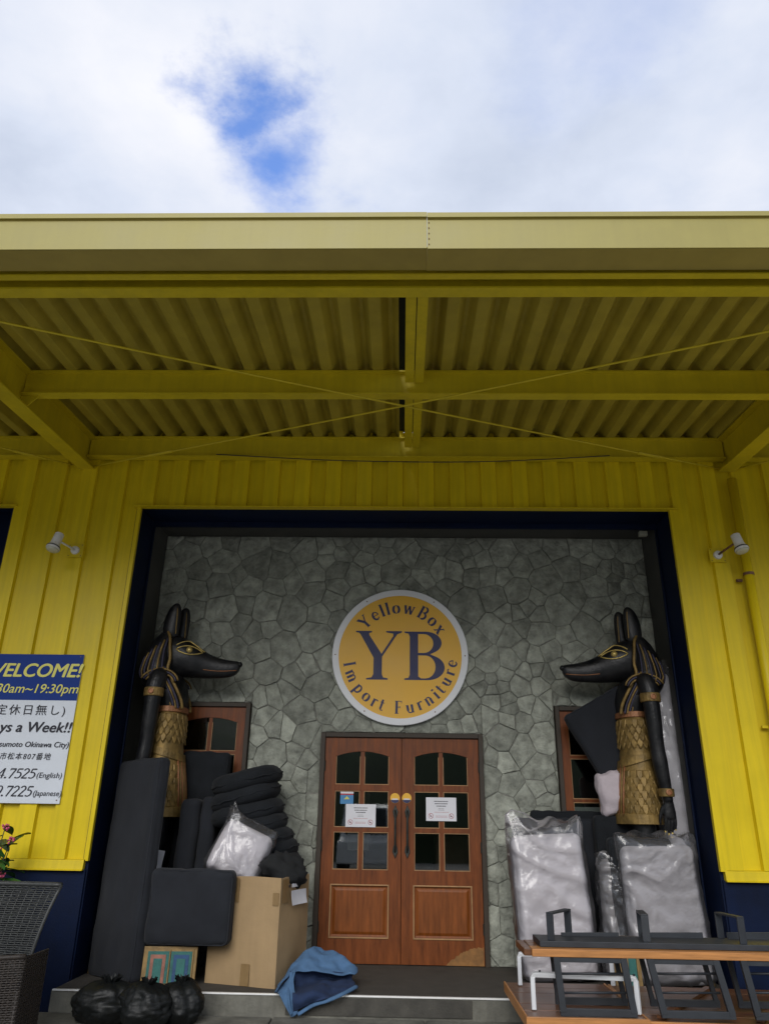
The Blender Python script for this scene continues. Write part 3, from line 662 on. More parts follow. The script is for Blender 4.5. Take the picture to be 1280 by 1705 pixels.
# small serif alphabet drawn with strokes: S = straight, A = arc; widths thick/thin; unit = cap height
T_, t_ = .19, .09
GL = {
 'Y': (.80, [('S', (.10, 1), (.40, .48), T_), ('S', (.72, 1), (.42, .46), t_), ('S', (.40, .5), (.40, 0), T_), ('S', (.0, .98), (.26, .98), .04), ('S', (.58, .98), (.82, .98), .04), ('S', (.26, .02), (.54, .02), .04)]),
 'e': (.56, [('A', .28, .33, .22, .30, 0, 180, t_), ('A', .28, .33, .21, .30, 90, 290, T_ * .9), ('A', .28, .33, .22, .31, 290, 325, t_), ('S', (.08, .35), (.51, .35), .06)]),
 'l': (.32, [('S', (.16, 0), (.16, 1), T_), ('S', (.04, .02), (.28, .02), .04), ('S', (.04, .97), (.16, .97), .04)]),
 'o': (.60, [('A', .30, .33, .22, .30, 60, 120, t_), ('A', .30, .33, .22, .30, 120, 240, T_), ('A', .30, .33, .22, .30, 240, 300, t_), ('A', .30, .33, .22, .30, 300, 420, T_)]),
 'w': (.86, [('S', (.08, .66), (.25, .0), T_ * .9), ('S', (.25, .02), (.42, .64), t_), ('S', (.42, .66), (.60, .0), T_ * .9), ('S', (.60, .02), (.78, .64), t_), ('S', (0, .64), (.2, .64), .04), ('S', (.34, .64), (.5, .64), .04), ('S', (.68, .64), (.86, .64), .04)]),
 'B': (.72, [('S', (.16, 0), (.16, 1), T_), ('S', (.02, .98), (.4, .98), .045), ('S', (.02, .02), (.4, .02), .045), ('S', (.16, .53), (.4, .53), .045), ('A', .38, .755, .20, .225, -90, 90, T_ * .85), ('A', .38, .275, .25, .255, -90, 90, T_ * .9)]),
 'x': (.60, [('S', (.10, .66), (.48, 0), T_), ('S', (.48, .66), (.10, 0), t_), ('S', (0, .64), (.2, .64), .04), ('S', (.38, .64), (.58, .64), .04), ('S', (0, .02), (.2, .02), .04), ('S', (.38, .02), (.6, .02), .04)]),
 'I': (.36, [('S', (.18, 0), (.18, 1), T_), ('S', (.03, .98), (.33, .98), .045), ('S', (.03, .02), (.33, .02), .045)]),
 'm': (.98, [('S', (.15, 0), (.15, .64), T_), ('A', .32, .44, .16, .2, 0, 150, t_ * 1.2), ('S', (.48, 0), (.48, .48), T_), ('A', .65, .44, .16, .2, 0, 150, t_ * 1.2), ('S', (.81, 0), (.81, .48), T_), ('S', (.03, .62), (.15, .62), .04), ('S', (.05, .02), (.26, .02), .04), ('S', (.38, .02), (.58, .02), .04), ('S', (.70, .02), (.93, .02), .04)]),
 'p': (.64, [('S', (.15, -.30), (.15, .64), T_), ('A', .32, .33, .22, .30, -140, 140, T_ * .8), ('S', (.03, .62), (.15, .62), .04), ('S', (.03, -.28), (.28, -.28), .04)]),
 'r': (.46, [('S', (.15, 0), (.15, .64), T_), ('A', .33, .40, .18, .22, 50, 170, t_ * 1.3), ('S', (.03, .62), (.15, .62), .04), ('S', (.05, .02), (.28, .02), .04)]),
 't': (.42, [('S', (.18, .10), (.18, .86), T_ * .9), ('A', .28, .13, .11, .11, 180, 330, t_), ('S', (.02, .62), (.38, .62), .05)]),
 'F': (.62, [('S', (.16, 0), (.16, 1), T_), ('S', (.02, .98), (.56, .98), .05), ('S', (.16, .52), (.44, .52), .05), ('S', (.02, .02), (.34, .02), .045), ('S', (.54, .98), (.54, .82), .04), ('S', (.43, .60), (.43, .44), .04)]),
 'u': (.66, [('S', (.14, .2), (.14, .64), T_), ('A', .32, .20, .18, .18, 180, 320, t_ * 1.2), ('S', (.49, 0), (.49, .64), T_), ('S', (.02, .62), (.14, .62), .04), ('S', (.38, .62), (.49, .62), .04), ('S', (.49, .02), (.62, .02), .04)]),
 'n': (.66, [('S', (.15, 0), (.15, .64), T_), ('A', .32, .44, .17, .2, 0, 150, t_ * 1.2), ('S', (.49, 0), (.49, .48), T_), ('S', (.03, .62), (.15, .62), .04), ('S', (.05, .02), (.26, .02), .04), ('S', (.39, .02), (.61, .02), .04)]),
 'i': (.34, [('S', (.17, 0), (.17, .64), T_), ('S', (.17, .80), (.17, .93), T_), ('S', (.05, .62), (.17, .62), .04), ('S', (.05, .02), (.29, .02), .04)]),
 ' ': (.42, []),
 '.': (.26, [('S', (.12, 0), (.12, .15), .16)]),
 '4': (.58, [('S', (.40, 0), (.40, 1), .12), ('S', (.03, .30), (.56, .30), .06), ('S', (.38, .97), (.04, .31), t_)]),
 '7': (.58, [('S', (.06, .93), (.54, .93), .13), ('S', (.52, .92), (.22, 0), .11), ('S', (.07, .95), (.07, .78), .05)]),
 '5': (.58, [('S', (.14, .93), (.52, .93), .12), ('S', (.14, .95), (.12, .56), t_), ('A', .26, .33, .25, .28, -130, 115, .12), ('S', (.06, .08), (.14, .10), .10)]),
 '2': (.58, [('A', .28, .73, .20, .24, -25, 165, .12), ('S', (.46, .66), (.10, .10), .11), ('S', (.05, .06), (.52, .06), .12)]),
 '9': (.58, [('A', .29, .68, .20, .28, 0, 360, .11), ('S', (.49, .68), (.44, .32), .12), ('S', (.44, .34), (.20, .02), .09)]),
}
def glyph(ch):
    mb = MB(); w, st = GL[ch]; z = 0
    for s in st:
        z += .0025
        if s[0] == 'S':
            a, c, wd = Vector((*s[1], 0)), Vector((*s[2], 0)), s[3]
            d = (c - a).normalized(); nn = Vector((-d.y, d.x, 0)) * wd / 2
            if abs(d.y) < .95 and abs(d.x) < .95: nn = Vector((wd / 2 / max(.5, abs(d.y)), 0, 0))
            mb.add([Vector((p.x, p.y, z)) for p in (a - nn, a + nn, c + nn, c - nn)], [(0, 1, 2, 3)])
        else:
            _, ax, ay, rx, ry, a0, a1, wd = s; m = max(4, int(abs(a1 - a0) / 15)); vs = []
            for i in range(m + 1):
                q_ = R(lerp(a0, a1, i / m)); k = wd / 2
                vs += [Vector((ax + (rx + k) * math.cos(q_), ay + (ry + k * .8) * math.sin(q_), z)), Vector((ax + (rx - k) * math.cos(q_), ay + (ry - k * .8) * math.sin(q_), z))]
            mb.add(vs, [(2 * i, 2 * i + 1, 2 * i + 3, 2 * i + 2) for i in range(m)])
    return mb, w
def arc_text(body, rad, a0, a1, size, top=True):
    ws = [GL[c][0] for c in body]; tot = sum(ws); cur = 0
    for ch, w in zip(body, ws):
        ang = R(lerp(a0, a1, (cur + w / 2) / tot)); cur += w
        if ch == ' ': continue
        mb, _ = glyph(ch); M = MB()
        ca, sa = math.cos(ang), math.sin(ang)
        for (x_, y_, z_) in mb.v:
            lx, ly = (x_ - w / 2) * size, y_ * size
            if top: rr = rad + ly; tx, tz = sa, -ca; px_, pz_ = rr * ca + lx * tx, rr * sa + lx * tz
            else: rr = rad - ly; tx, tz = -sa, ca; px_, pz_ = rr * ca + lx * tx, rr * sa + lx * tz
            M.v.append((px_, -.0095 - z_ * .02, pz_))
        M.f = mb.f; M.build('lettering', SIGNB, rs0)
arc_text('YellowBox', SR * .63, 146, 27, SR * .195, True)
arc_text('Import Furniture', SR * .84, 187, 357, SR * .18, False)

# --- welcome board on the left siding
wx0, wx1, wz0, wz1, wy = -4.17, -3.133, 1.69, 3.06, -.062
wb = empty('welcome_board', ((wx0 + wx1) / 2, wy, wz0), label='blue and white WELCOME board with opening hours on the yellow siding', cat='sign')
def wpart(name, m, x0, x1, y0, y1, z0, z1): 
    q = MB(); q.box(x0, x1, y0, y1, z0, z1); o = q.build(name, m, wb); o.matrix_parent_inverse = Matrix.Translation(-wb.location); return o
wpart('board', SWHITE, wx0, wx1, wy - .004, wy + .006, wz0, wz1)
zs = at(130, 1167, wy).z
wpart('header_band', SBLUE, wx0, wx1 - .0, wy - .0065, wy - .004, zs, wz1)
for (px_, pz_) in ((wx1 - .03, wz0 + .03), (wx1 - .03, wz1 - .02)):
    q = MB(); q.tube([(px_, wy - .008, pz_), (px_, wy - .004, pz_)], .006, 8); o = q.build('screw', RUST, wb); o.matrix_parent_inverse = Matrix.Translation(-wb.location)
def wtext(body, xr, ytop, ybase, m, x0=None, shear=.0, bold=0, spacing=1.0, wpx=None):
    """right end at pixel xr of its base line; cap height from pixel rows"""
    zb = at(xr, ybase, wy).z; cap = at(xr, ytop, wy).z - zb; xe = at(xr, ybase, wy).x; xs_ = at(x0, ybase, wy).x
    o = fit_lettering(body, xs_, xe, zb, cap, wy - .0085, m, wb, shear, bold, spacing); o.matrix_parent_inverse = Matrix.Translation(-wb.location); return o
wtext('WELCOME!', 135, 1106, 1128, SYEL, -26, .22, .06)
wtext(':30am~19:30pm', 130, 1140, 1155, SYEL, -12, .2, .02)
wtext('(定休日無し)', 108, 1177, 1190, INK, -16, 0, .004, 1.25)
wtext('Days a Week!!', 118, 1203, 1220, INK, -30, .2, .05)
wtext('(Matsumoto Okinawa City)', 114, 1236, 1245, INK, -24, .15, .035)
wtext('市松本807番地', 84, 1256, 1265, INK, 0, .12, .006, 1.2)
wtext('(English)', 103, 1287, 1296, INK, 61, .15, .004)
wtext('(Japanese)', 102, 1317, 1326, INK, 55, .15, .004)
def wdigits(body, xr, x0, ytop, ybase):
    zb = at(xr, ybase, wy).z; cap = at(xr, ytop, wy).z - zb; xe = at(xr, ybase, wy).x; xs_ = at(x0, ybase, wy).x
    tot = sum(GL[c][0] for c in body); cur = 0; sx = (xe - xs_) / tot
    for c in body:
        mb, w = glyph(c); M = MB(); M.f = mb.f
        M.v = [((x_ + cur + .22 * y_ - .1) * sx + xs_, wy - .0085 - z_ * .02, zb + y_ * cap) for x_, y_, z_ in mb.v]; cur += w
        o = M.build('lettering', INK, wb); o.matrix_parent_inverse = Matrix.Translation(-wb.location)
wdigits('4.7525', 59, -4, 1280, 1297); wdigits('9.7225', 53, -9, 1309, 1327)

# --- notices and stickers on the doors
def notice(px0, py0, px1, py1, label, s):
    a, c = at(px0, py0, .972), at(px1, py1, .972); w, h = c.x - a.x, a.z - c.z; y = .971
    e = empty('notice', ((a.x + c.x) / 2, y, c.z), label=label, cat='notice', group='printed notices on the double door')
    def loc(o): o.matrix_parent_inverse = Matrix.Translation(-e.location); return o
    q = MB(); q.box(a.x, c.x, y - .0015, y, c.z, a.z); loc(q.build('sheet', PAPER, e))
    q = MB(); rr = random.Random(s)
    for k, (v, hw, th) in enumerate(((.15, .23, .035), (.25, .21, .035), (.35, .16, .035), (.47, .09, .014), (.53, .10, .014))):
        xx = .5 - hw
        while xx < .5 + hw:
            l = rr.uniform(.012, .035); q.box(a.x + w * xx, a.x + w * min(.5 + hw, xx + l), y - .0025, y - .0016, a.z - h * (v + th), a.z - h * v); xx += l + .008
    loc(tag(q.build('print_lines', INK, e), kind='stuff'))
    q = MB(); xx = .27
    while xx < .72: l = rr.uniform(.015, .04); q.box(a.x + w * xx, a.x + w * (xx + l), y - .0025, y - .0016, a.z - h * .635, a.z - h * .62); xx += l + .012
    for v in (.78, .83):
        xx = .32
        while xx < .68: l = rr.uniform(.012, .03); q.box(a.x + w * xx, a.x + w * (xx + l), y - .0025, y - .0016, a.z - h * (v + .014), a.z - h * v); xx += l + .010
    loc(tag(q.build('fine_print', REDI, e), kind='stuff'))
    for u in (.16, .83):
        cc = Vector((a.x + w * u, y - .003, a.z - h * .79)); q = MB(); r = h * .105
        q.tube([cc + Vector((r * math.cos(k * math.pi / 12), 0, r * math.sin(k * math.pi / 12))) for k in range(25)], r * .11, 5, .5)
        q.tube([cc + Vector((-r * .7, -.0006, r * .7)), cc + Vector((r * .7, -.0006, -r * .7))], r * .10, 5, .5); loc(q.build('prohibition_ring', REDI, e))
        q = MB(); q.box(cc.x - r * .45, cc.x + r * .35, y - .0028, y - .0017, cc.z - r * .22, cc.z + r * .1); loc(q.build('pictogram', INK, e))
notice(576, 1339, 625, 1378, 'white notice on the left door leaf, lower and beneath the blue sticker', 1)
notice(709, 1328, 760, 1368, 'white notice on the right door leaf, the higher of the two', 2)
for cxp, lab in ((657.5, 'round yellow and navy sticker above the left door handle'), (677, 'round yellow and navy sticker above the right door handle')):
    c = at(cxp, 1329.5, .972); r = .050; e = empty('round_sticker', c, label=lab, cat='sticker', group='round stickers above the door handles')
    q = MB(); q.prism([(r * math.cos(2 * math.pi * k / 28), r * math.sin(2 * math.pi * k / 28)) for k in range(28)], lambda u, v, t: Vector((u, -.002 + .0015 * t, v))); q.build('disc', SIGNY, e)
    q = MB(); q.prism([(r * .97 * math.cos(R(200 + 140 * k / 14)), r * .97 * math.sin(R(200 + 140 * k / 14))) for k in range(15)], lambda u, v, t: Vector((u, -.0032 + .001 * t, v))); q.build('navy_segment', SIGNB, e)
    q = MB(); q.box(-.03, .03, -.0032, -.0022, -.016, -.004); q.build('white_bar', PAPER, e)
c0, c1 = at(567, 1315, .992), at(588, 1339, .992)
e = empty('door_sticker', ((c0.x + c1.x) / 2, .9945, c1.z), label='small blue, white and red sticker on a left door pane', cat='sticker')
w2, h2 = (c1.x - c0.x) / 2, c0.z - c1.z
for nm, m, za, zb_ in (('blue_field', SBLUE, 0, .62), ('red_band', REDI, .622, .72), ('white_head', PAPER, .722, 1)):
    q = MB(); q.box(-w2, w2, -.0015, 0, za * h2, zb_ * h2); q.build(nm, m if nm != 'blue_field' else pmat('sticker_blue', (.05, .22, .45), .4, .1, 8, 0), e)
q = MB(); q.prism([(-.03, .045), (.03, .045), (0, .075)], lambda u, v, t: Vector((u, -.0028 + .001 * t, v))); q.build('emblem', SYEL, e)

# ================================================================== WALL LAMPS, SENSOR
def wall_lamp(pxp, pyp, hx, hy, label, arm_m):
    p = at(pxp, pyp, -.06); e = empty('wall_spotlight', p, label=label, cat='wall lamp', group='white spotlights on the yellow siding')
    h = at(hx, hy, -.36) - p
    q = MB(); q.box(-.083, .083, -.008, .004, -.075, .075); q.build('back_plate', YEL, e, bevel=.002)
    for sx in (-1, 1):
        for sz in (-1, 1): q = MB(); q.tube([(sx * .065, -.012, sz * .058), (sx * .065, -.008, sz * .058)], .005, 6); q.build('screw', RUST, e)
    q = MB(); q.tube([(0, -.008, 0), (0, -.03, 0), (0, -.04, 0)], [.045, .042, .02], 18); q.build('mount', LAMPW, e, smooth=False)
    d = Vector((.12 * (1 if h.x > 0 else -1), -.25, -.95)).normalized()      # lamp points down and out
    joint = h - d * .03
    q = MB(); q.tube([(0, -.03, 0), joint], .011, 8); q.build('arm', arm_m, e, smooth=True)
    q = MB(); q.tube([h - d * .105, h - d * .10, h + d * .01, h + d * .035, h + d * .055, h + d * .085], [.034, .045, .047, .054, .066, .068], 22); hd = q.build('lamp_head', LAMPW, e, smooth=False, bevel=.003)
    q = MB(); q.tube([h + d * .052, h + d * .064], [.0665, .070], 22); q.build('seal', BLKM, hd)
    q = MB(); q.tube([h + d * .085, h + d * .097, h + d * .104], [.066, .055, .02], 22); q.build('lens', LENS, hd, smooth=True)
wall_lamp(126, 917, 93, 903, 'white spotlight left of the entrance, above the welcome board', WHTM)
wall_lamp(1194, 925, 1230, 905, 'white spotlight right of the entrance with a rusty arm, near the rain pipe', RUST)
p = at(1070, 889, .62)
e = empty('motion_sensor', (p.x, .62, p.z), label='small pale sensor box under the recess ceiling at upper right', cat='sensor')
q = MB(); q.box(-.045, .045, -.03, .03, -.028, .028); q.build('housing', LENS, e, bevel=.006); q = MB(); q.box(-.012, .012, -.01, .01, .028, 4.72 - p.z); q.build('bracket', BLKM, e)

# ================================================================== STATUES
def statue(s, X0, label):
    """jackal-headed figure seen in profile; fwd axis points to the doors (s = sign of world x), lat + is away from the street"""
    root = empty('jackal_statue', (X0, .60, FLOOR), label=label, cat='statue', group='pair of jackal-headed statues flanking the doors')
    Zb = FLOOR
    def V(f, l, z): return Vector((s * f, l, z - Zb))
    HR = [(-.12, 3.18, .17, .14), (-.06, 3.19, .205, .175), (.02, 3.19, .225, .19), (.12, 3.172, .205, .185), (.20, 3.152, .19, .172), (.27, 3.125, .168, .148), (.34, 3.097, .142, .122), (.42, 3.077, .121, .10), (.50, 3.064, .106, .084), (.58, 3.058, .096, .073), (.65, 3.06, .084, .063), (.70, 3.074, .066, .05), (.728, 3.09, .036, .03)]
    def hp(f):
        for a, c in zip(HR[:-1], HR[1:]):
            if a[0] <= f <= c[0]: t = (f - a[0]) / (c[0] - a[0]); return [lerp(a[i], c[i], t) for i in (1, 2, 3)]
        return HR[0][1:] if f < HR[0][0] else HR[-1][1:]
    def hl(f, z, off=.004): zc, hh, hw = hp(f); u = max(-.97, min(.97, (z - zc) / hh)); return hw * (1 - abs(u) ** 2.4) ** (1 / 2.4) + off
    m = 24; q = MB(); rg = []
    for (f, zc, hh, hw) in HR:
        r = []
        for k in range(m):
            a = 2 * math.pi * k / m; ca, sa = math.cos(a), math.sin(a); e_ = .83
            r.append(V(f, hw * math.copysign(abs(ca) ** e_, ca), zc + hh * math.copysign(abs(sa) ** e_, sa)))
        rg.append(r)
    q.rings(rg); head = q.build('head', STATB, root, smooth=True, sub=1)
    for sd in (-1, 1):                                   # ears
        q = MB(); f0 = .0 if sd < 0 else .045
        rg = []
        for (f, z, rf, rl) in ((f0 - .03, 3.34, .080, .055), (f0 - .035, 3.44, .092, .055), (f0 - .03, 3.55, .092, .05), (f0 - .02, 3.64, .080, .044), (f0 - .01, 3.70, .060, .036), (f0 - .002, 3.732, .036, .026), (f0 + .0, 3.748, .012, .010)):
            rg.append([V(f + rf * math.cos(2 * math.pi * k / 14), sd * .10 + rl * math.sin(2 * math.pi * k / 14) * (.35 if math.sin(2 * math.pi * k / 14) * sd > 0 and False else 1), z) for k in range(14)])
        q.rings(rg); ear = q.build('ear', STATB, head, smooth=True, sub=1)
        q = MB(); pts = [V(f0 + .035, sd * .10 - .045, 3.40), V(f0 + .03, sd * .10 - .043, 3.5), V(f0 + .025, sd * .10 - .036, 3.62), V(f0 + .012, sd * .10 - .022, 3.71)]
        q.tube(smoothpts(pts, 4), .006, 6); q.build('ear_line', GOLD, head)
        # eye, lids, brow, mouth
        ef, ez = .205, 3.225
        q = MB(); c = V(ef, sd * (hl(ef, ez, -.012)), ez)
        q.rings([[c + Vector((.034 * math.cos(a) * math.sin(b_), .034 * math.sin(a) * math.sin(b_), .034 * math.cos(b_))) for a in [2 * math.pi * k / 14 for k in range(14)]] for b_ in [math.pi * (i + .05) / 9.1 for i in range(10)]]); q.build('eye', GOLDB, head, smooth=True)
        for up in (1, -1):
            pts = []
            for i in range(13):
                t = i / 12; f = lerp(.335, .075, t); z = ez - .018 + t * .02 + up * (.052 if up > 0 else .04) * math.sin(math.pi * t) ** .8; pts.append(V(f, sd * hl(f, z), z))
            q = MB(); q.tube(pts, .0065, 6); q.build('eyelid_line', GOLDB, head, smooth=True)
        pts = []
        for i in range(11):
            t = i / 10; f = lerp(.35, .07, t); z = 3.215 + .115 * math.sin(math.pi * (.15 + .7 * t)) - .0 * t + .005; zc, hh, hw = hp(f); z = min(z, zc + hh * .9); pts.append(V(f, sd * hl(f, z), z))
        q = MB(); q.tube(pts, .0065, 6); q.build('brow_line', GOLDB, head, smooth=True)
        pts = []
        for i in range(12):
            t = i / 11; f = lerp(.70, .36, t); z = 3.035 - .012 * math.sin(math.pi * t) - .005 * t; pts.append(V(f, sd * hl(f, z, .001), z))
        q = MB(); q.tube(pts, .0045, 6); q.build('mouth_line', COPPER, head, smooth=True)
    q = MB(); c = V(.722, 0, 3.105); q.rings([[c + Vector((.028 * math.sin(b_) * math.cos(a), .036 * math.sin(b_) * math.sin(a), .03 * math.cos(b_))) for a in [2 * math.pi * k / 12 for k in range(12)]] for b_ in [math.pi * (i + .05) / 7.1 for i in range(8)]]); q.build('nose', STATB, head, smooth=True)
    # head cloth
    WR = [(3.455, -.055, .03, .05), (3.42, -.065, .095, .135), (3.34, -.095, .13, .19), (3.22, -.12, .165, .22), (3.10, -.125, .195, .245), (2.99, -.115, .215, .27), (2.90, -.07, .22, .275), (2.80, -.02, .20, .255)]
    def wp(z):
        for a, c in zip(WR[:-1], WR[1:]):
            if c[0] <= z <= a[0]: t = (a[0] - z) / (a[0] - c[0]); return [lerp(a[i], c[i], t) for i in (1, 2, 3)]
        return WR[-1][1:] if z < 2.8 else WR[0][1:]
    def wl(ang, z, off=.004): c, rf, rl = wp(z); return (c + (rf + off) * math.cos(ang), (rl + off) * math.sin(ang), z)
    q = MB(); q.rings([[V(*wl(2 * math.pi * k / 28, z, 0)) for k in range(28)] for (z, *_) in WR]); hc = q.build('head_cloth', STATB, root, smooth=True)
    for sd in (-1, 1):
        for j in range(7):
            pts = []
            for i in range(10):
                t = i / 9; z = lerp(3.36 - j * .035, 2.93, t); ang = R(62 + j * 11 + t * (6 + j * 2)) * sd; pts.append(V(*wl(ang, z)))
            q = MB(); q.tube(pts, .011, 6, .6); q.build('cloth_stripe', GOLD if j % 2 else PURP, hc, smooth=True)
        # gold edge of the head cloth and the lappet falling on the chest
        edge = smoothpts([V(-.06, sd * .125, 3.44), V(-.012, sd * .175, 3.36), V(.012, sd * .205, 3.24), V(.03, sd * .215, 3.12), V(.02, sd * .22, 3.02), V(.07, sd * .225, 2.92), V(.14, sd * .205, 2.80), V(.185, sd * .175, 2.70), V(.20, sd * .155, 2.62)], 5)
        q = MB(); q.tube(edge, .016, 8); q.build('gold_edge', GOLD, hc, smooth=True)
        for j in range(4):
            o_ = .022 + j * .024
            pts = smoothpts([V(.02 - o_, sd * (.235 - .0 * j), 3.03), V(.055 - o_, sd * .245, 2.92), V(.125 - o_, sd * .228, 2.80), V(.17 - o_, sd * .20, 2.70), V(.19 - o_, sd * .185, 2.62)], 5)
            q = MB(); q.tube(pts, .0125, 6, .7); q.build('lappet_stripe', (PURP, GOLD, PURP, GOLD)[j], hc, smooth=True)
        for j in range(3):                                # collar bands round the shoulder
            pts = [V(-.04 + (.15 + j * .024) * math.cos(R(a)), sd * (.255 + .004 * j), 2.86 + (.10 + j * .024) * math.sin(R(a))) for a in range(10, 175, 15)]
            q = MB(); q.tube(pts, .010, 6); q.build('collar_band', (GOLD, PURP, GOLD)[j], hc, smooth=True)
    # trunk: chest, scale armour, kilt
    q = MB(); TR = [(3.0, -.03, .10, .13), (2.96, -.03, .16, .22), (2.88, -.01, .185, .25), (2.76, .03, .175, .235), (2.64, .055, .145, .20), (2.55, .06, .13, .185)]
    q.rings([[V(c + rf * math.cos(2 * math.pi * k / 24), rl * math.sin(2 * math.pi * k / 24), z) for k in range(24)] for (z, c, rf, rl) in TR]); q.build('chest', STATB, root, smooth=True)
    KR = [(2.635, .05, .152, .21), (2.45, .05, .152, .212), (2.28, .045, .156, .215), (2.15, .05, .17, .225), (1.95, .065, .19, .25), (1.75, .08, .205, .275), (1.60, .085, .215, .29)]
    def kp(z):
        for a, c in zip(KR[:-1], KR[1:]):
            if c[0] <= z <= a[0]: t = (a[0] - z) / (a[0] - c[0]); return [lerp(a[i], c[i], t) for i in (1, 2, 3)]
        return KR[-1][1:]
    def kl(ang, z, off=0): c, rf, rl = kp(z); return (c + (rf + off) * math.cos(ang), (rl + off) * math.sin(ang), z)
    q = MB(); q.rings([[V(*kl(2 * math.pi * k / 32, z)) for k in range(32)] for (z, *_) in KR]); kilt = q.build('kilt', GOLD, root, smooth=True)
    q = MB(); q.rings([[V(*kl(2 * math.pi * k / 32, 2.6, o_)[:2], z) for k in range(32)] for (z, o_) in ((2.645, .002), (2.64, .014), (2.59, .016), (2.585, .003))]); q.build('belt', COPPER, kilt)
    q = MB(); q.rings([[V(*kl(2 * math.pi * k / 32, 1.62, o_)[:2], z) for k in range(32)] for (z, o_) in ((1.69, .0), (1.68, .012), (1.595, .016), (1.59, .0))]); q.build('hem', GOLD, kilt)
    q = MB(); rg = []                                     # diagonal sash
    for k in range(33):
        a = 2 * math.pi * k / 32; zc = 2.20 - .055 * math.cos(a) ; hh = .035
        rg.append([V(*kl(a, zc - hh, .003)), V(*kl(a, zc - hh, .018)), V(*kl(a, zc + hh, .018)), V(*kl(a, zc + hh, .003))])
    q.rings(rg, cap=False); q.build('sash', GOLD, kilt, smooth=False)
    sm = MB(); hw, hh, th = .031, .088, .011; pr = [(-hw, .02), (hw, .02), (hw, -hh * .35), (hw * .55, -hh * .75), (0, -hh), (-hw * .55, -hh * .75), (-hw, -hh * .35)]
    sm.v = [(u, 0, v) for u, v in pr] + [(u * .7, -th, v * .8 - .004) for u, v in pr]; nn = len(pr)
    sm.f = [tuple(range(nn, 2 * nn))] + [(i, (i + 1) % nn, nn + (i + 1) % nn, nn + i) for i in range(nn)]
    scm = sm.mesh('scale'); scm.materials.append(GOLD)
    for (za, zb_, da) in ((2.55, 2.32, 0), (2.06, 1.72, 0)):
        z = za; rw = 0
        while z > zb_:
            nk = 19
            for k in range(nk):
                a = 2 * math.pi * (k + .5 * (rw % 2)) / nk
                if math.cos(a) > .86 and z < 2.1: continue
                p = V(*kl(a, z, .0015)); c, rf, rl = kp(z); nv = Vector((s * math.cos(a) * rl, math.sin(a) * rf, .035)).normalized()
                o = bpy.data.objects.new('scale', scm); COL.objects.link(o); o.parent = kilt
                y = -nv; zz = (Vector((0, 0, 1)) - y * y.z).normalized(); xx = y.cross(zz); M = Matrix((xx, y, zz)).transposed().to_4x4(); M.translation = p; o.matrix_local = M
            z -= .062; rw += 1
    for j in range(-4, 5):                                # pleats of the front panel
        a = R(j * 7.5); pts = [V(*kl(a, z, .008)) for z in (2.14, 2.0, 1.85, 1.66)]
        q = MB(); q.tube(pts, .011, 6); q.build('pleat', GOLD if j % 2 else COPPER, kilt, smooth=True)
    # arms with hands
    for sd in (-1, 1):
        q = MB(); L_ = sd * .30; k = -.0
        pts = [V(-.02, sd * .20, 2.95), V(-.045, sd * .27, 2.92), V(-.06, L_, 2.82), V(-.065, L_ + sd * .01, 2.68), V(-.07, L_ + sd * .01, 2.5), V(-.075, L_, 2.30), V(-.085, L_, 2.15), V(-.10, L_, 1.98), V(-.115, L_, 1.86), V(-.12, L_, 1.80)]
        sp = smoothpts(pts, 4); rad = [.07, .092, .092, .082, .075, .070, .073, .064, .050, .045]; rr = []
        for i in range(len(rad) - 1): rr += [lerp(rad[i], rad[i + 1], t / 4) for t in range(4)]
        q.tube(sp, rr + [rad[-1]], 14)
        # palm, four fingers and thumb
        q.rings([[V(-.12 + rf * math.cos(2 * math.pi * k / 12), L_ + rl * math.sin(2 * math.pi * k / 12), z) for k in range(12)] for (z, rf, rl) in ((1.83, .036, .036), (1.78, .050, .028), (1.70, .060, .028), (1.655, .058, .026), (1.645, .05, .02))])
        for f_, ln, cr in ((.042, .135, .018), (.014, .155, .022), (-.015, .148, .022), (-.044, .118, .018)):
            fp = [V(-.12 + f_, L_, 1.675), V(-.118 + f_ * 1.08, L_, 1.675 - ln * .45), V(-.114 + f_ * 1.12, L_ - sd * cr * .5, 1.675 - ln * .8), V(-.11 + f_ * 1.12, L_ - sd * cr, 1.665 - ln)]
            q.tube(smoothpts(fp, 3), [.0145] * 3 + [.014] * 3 + [.0125] * 3 + [.009], 8)
        tp = [V(-.075, L_ - sd * .01, 1.765), V(-.045, L_ - sd * .02, 1.70), V(-.030, L_ - sd * .03, 1.63), V(-.032, L_ - sd * .035, 1.59)]
        q.tube(smoothpts(tp, 3), [.02] * 3 + [.017] * 3 + [.015] * 3 + [.010], 8)
        arm = q.build('arm', STATB, root, smooth=True, remesh=.008)
        for f_, ln, cr in ((.042, .135, .018), (.014, .155, .022), (-.015, .148, .022), (-.044, .118, .018)):
            c = V(-.110 + f_ * 1.12, L_ - sd * cr + sd * .008, 1.672 - ln); q = MB(); q.box(-.007, .007, -.004, .004, -.012, .014, Matrix.Translation(c)); q.build('gold_nail', GOLDB, arm, bevel=.003)
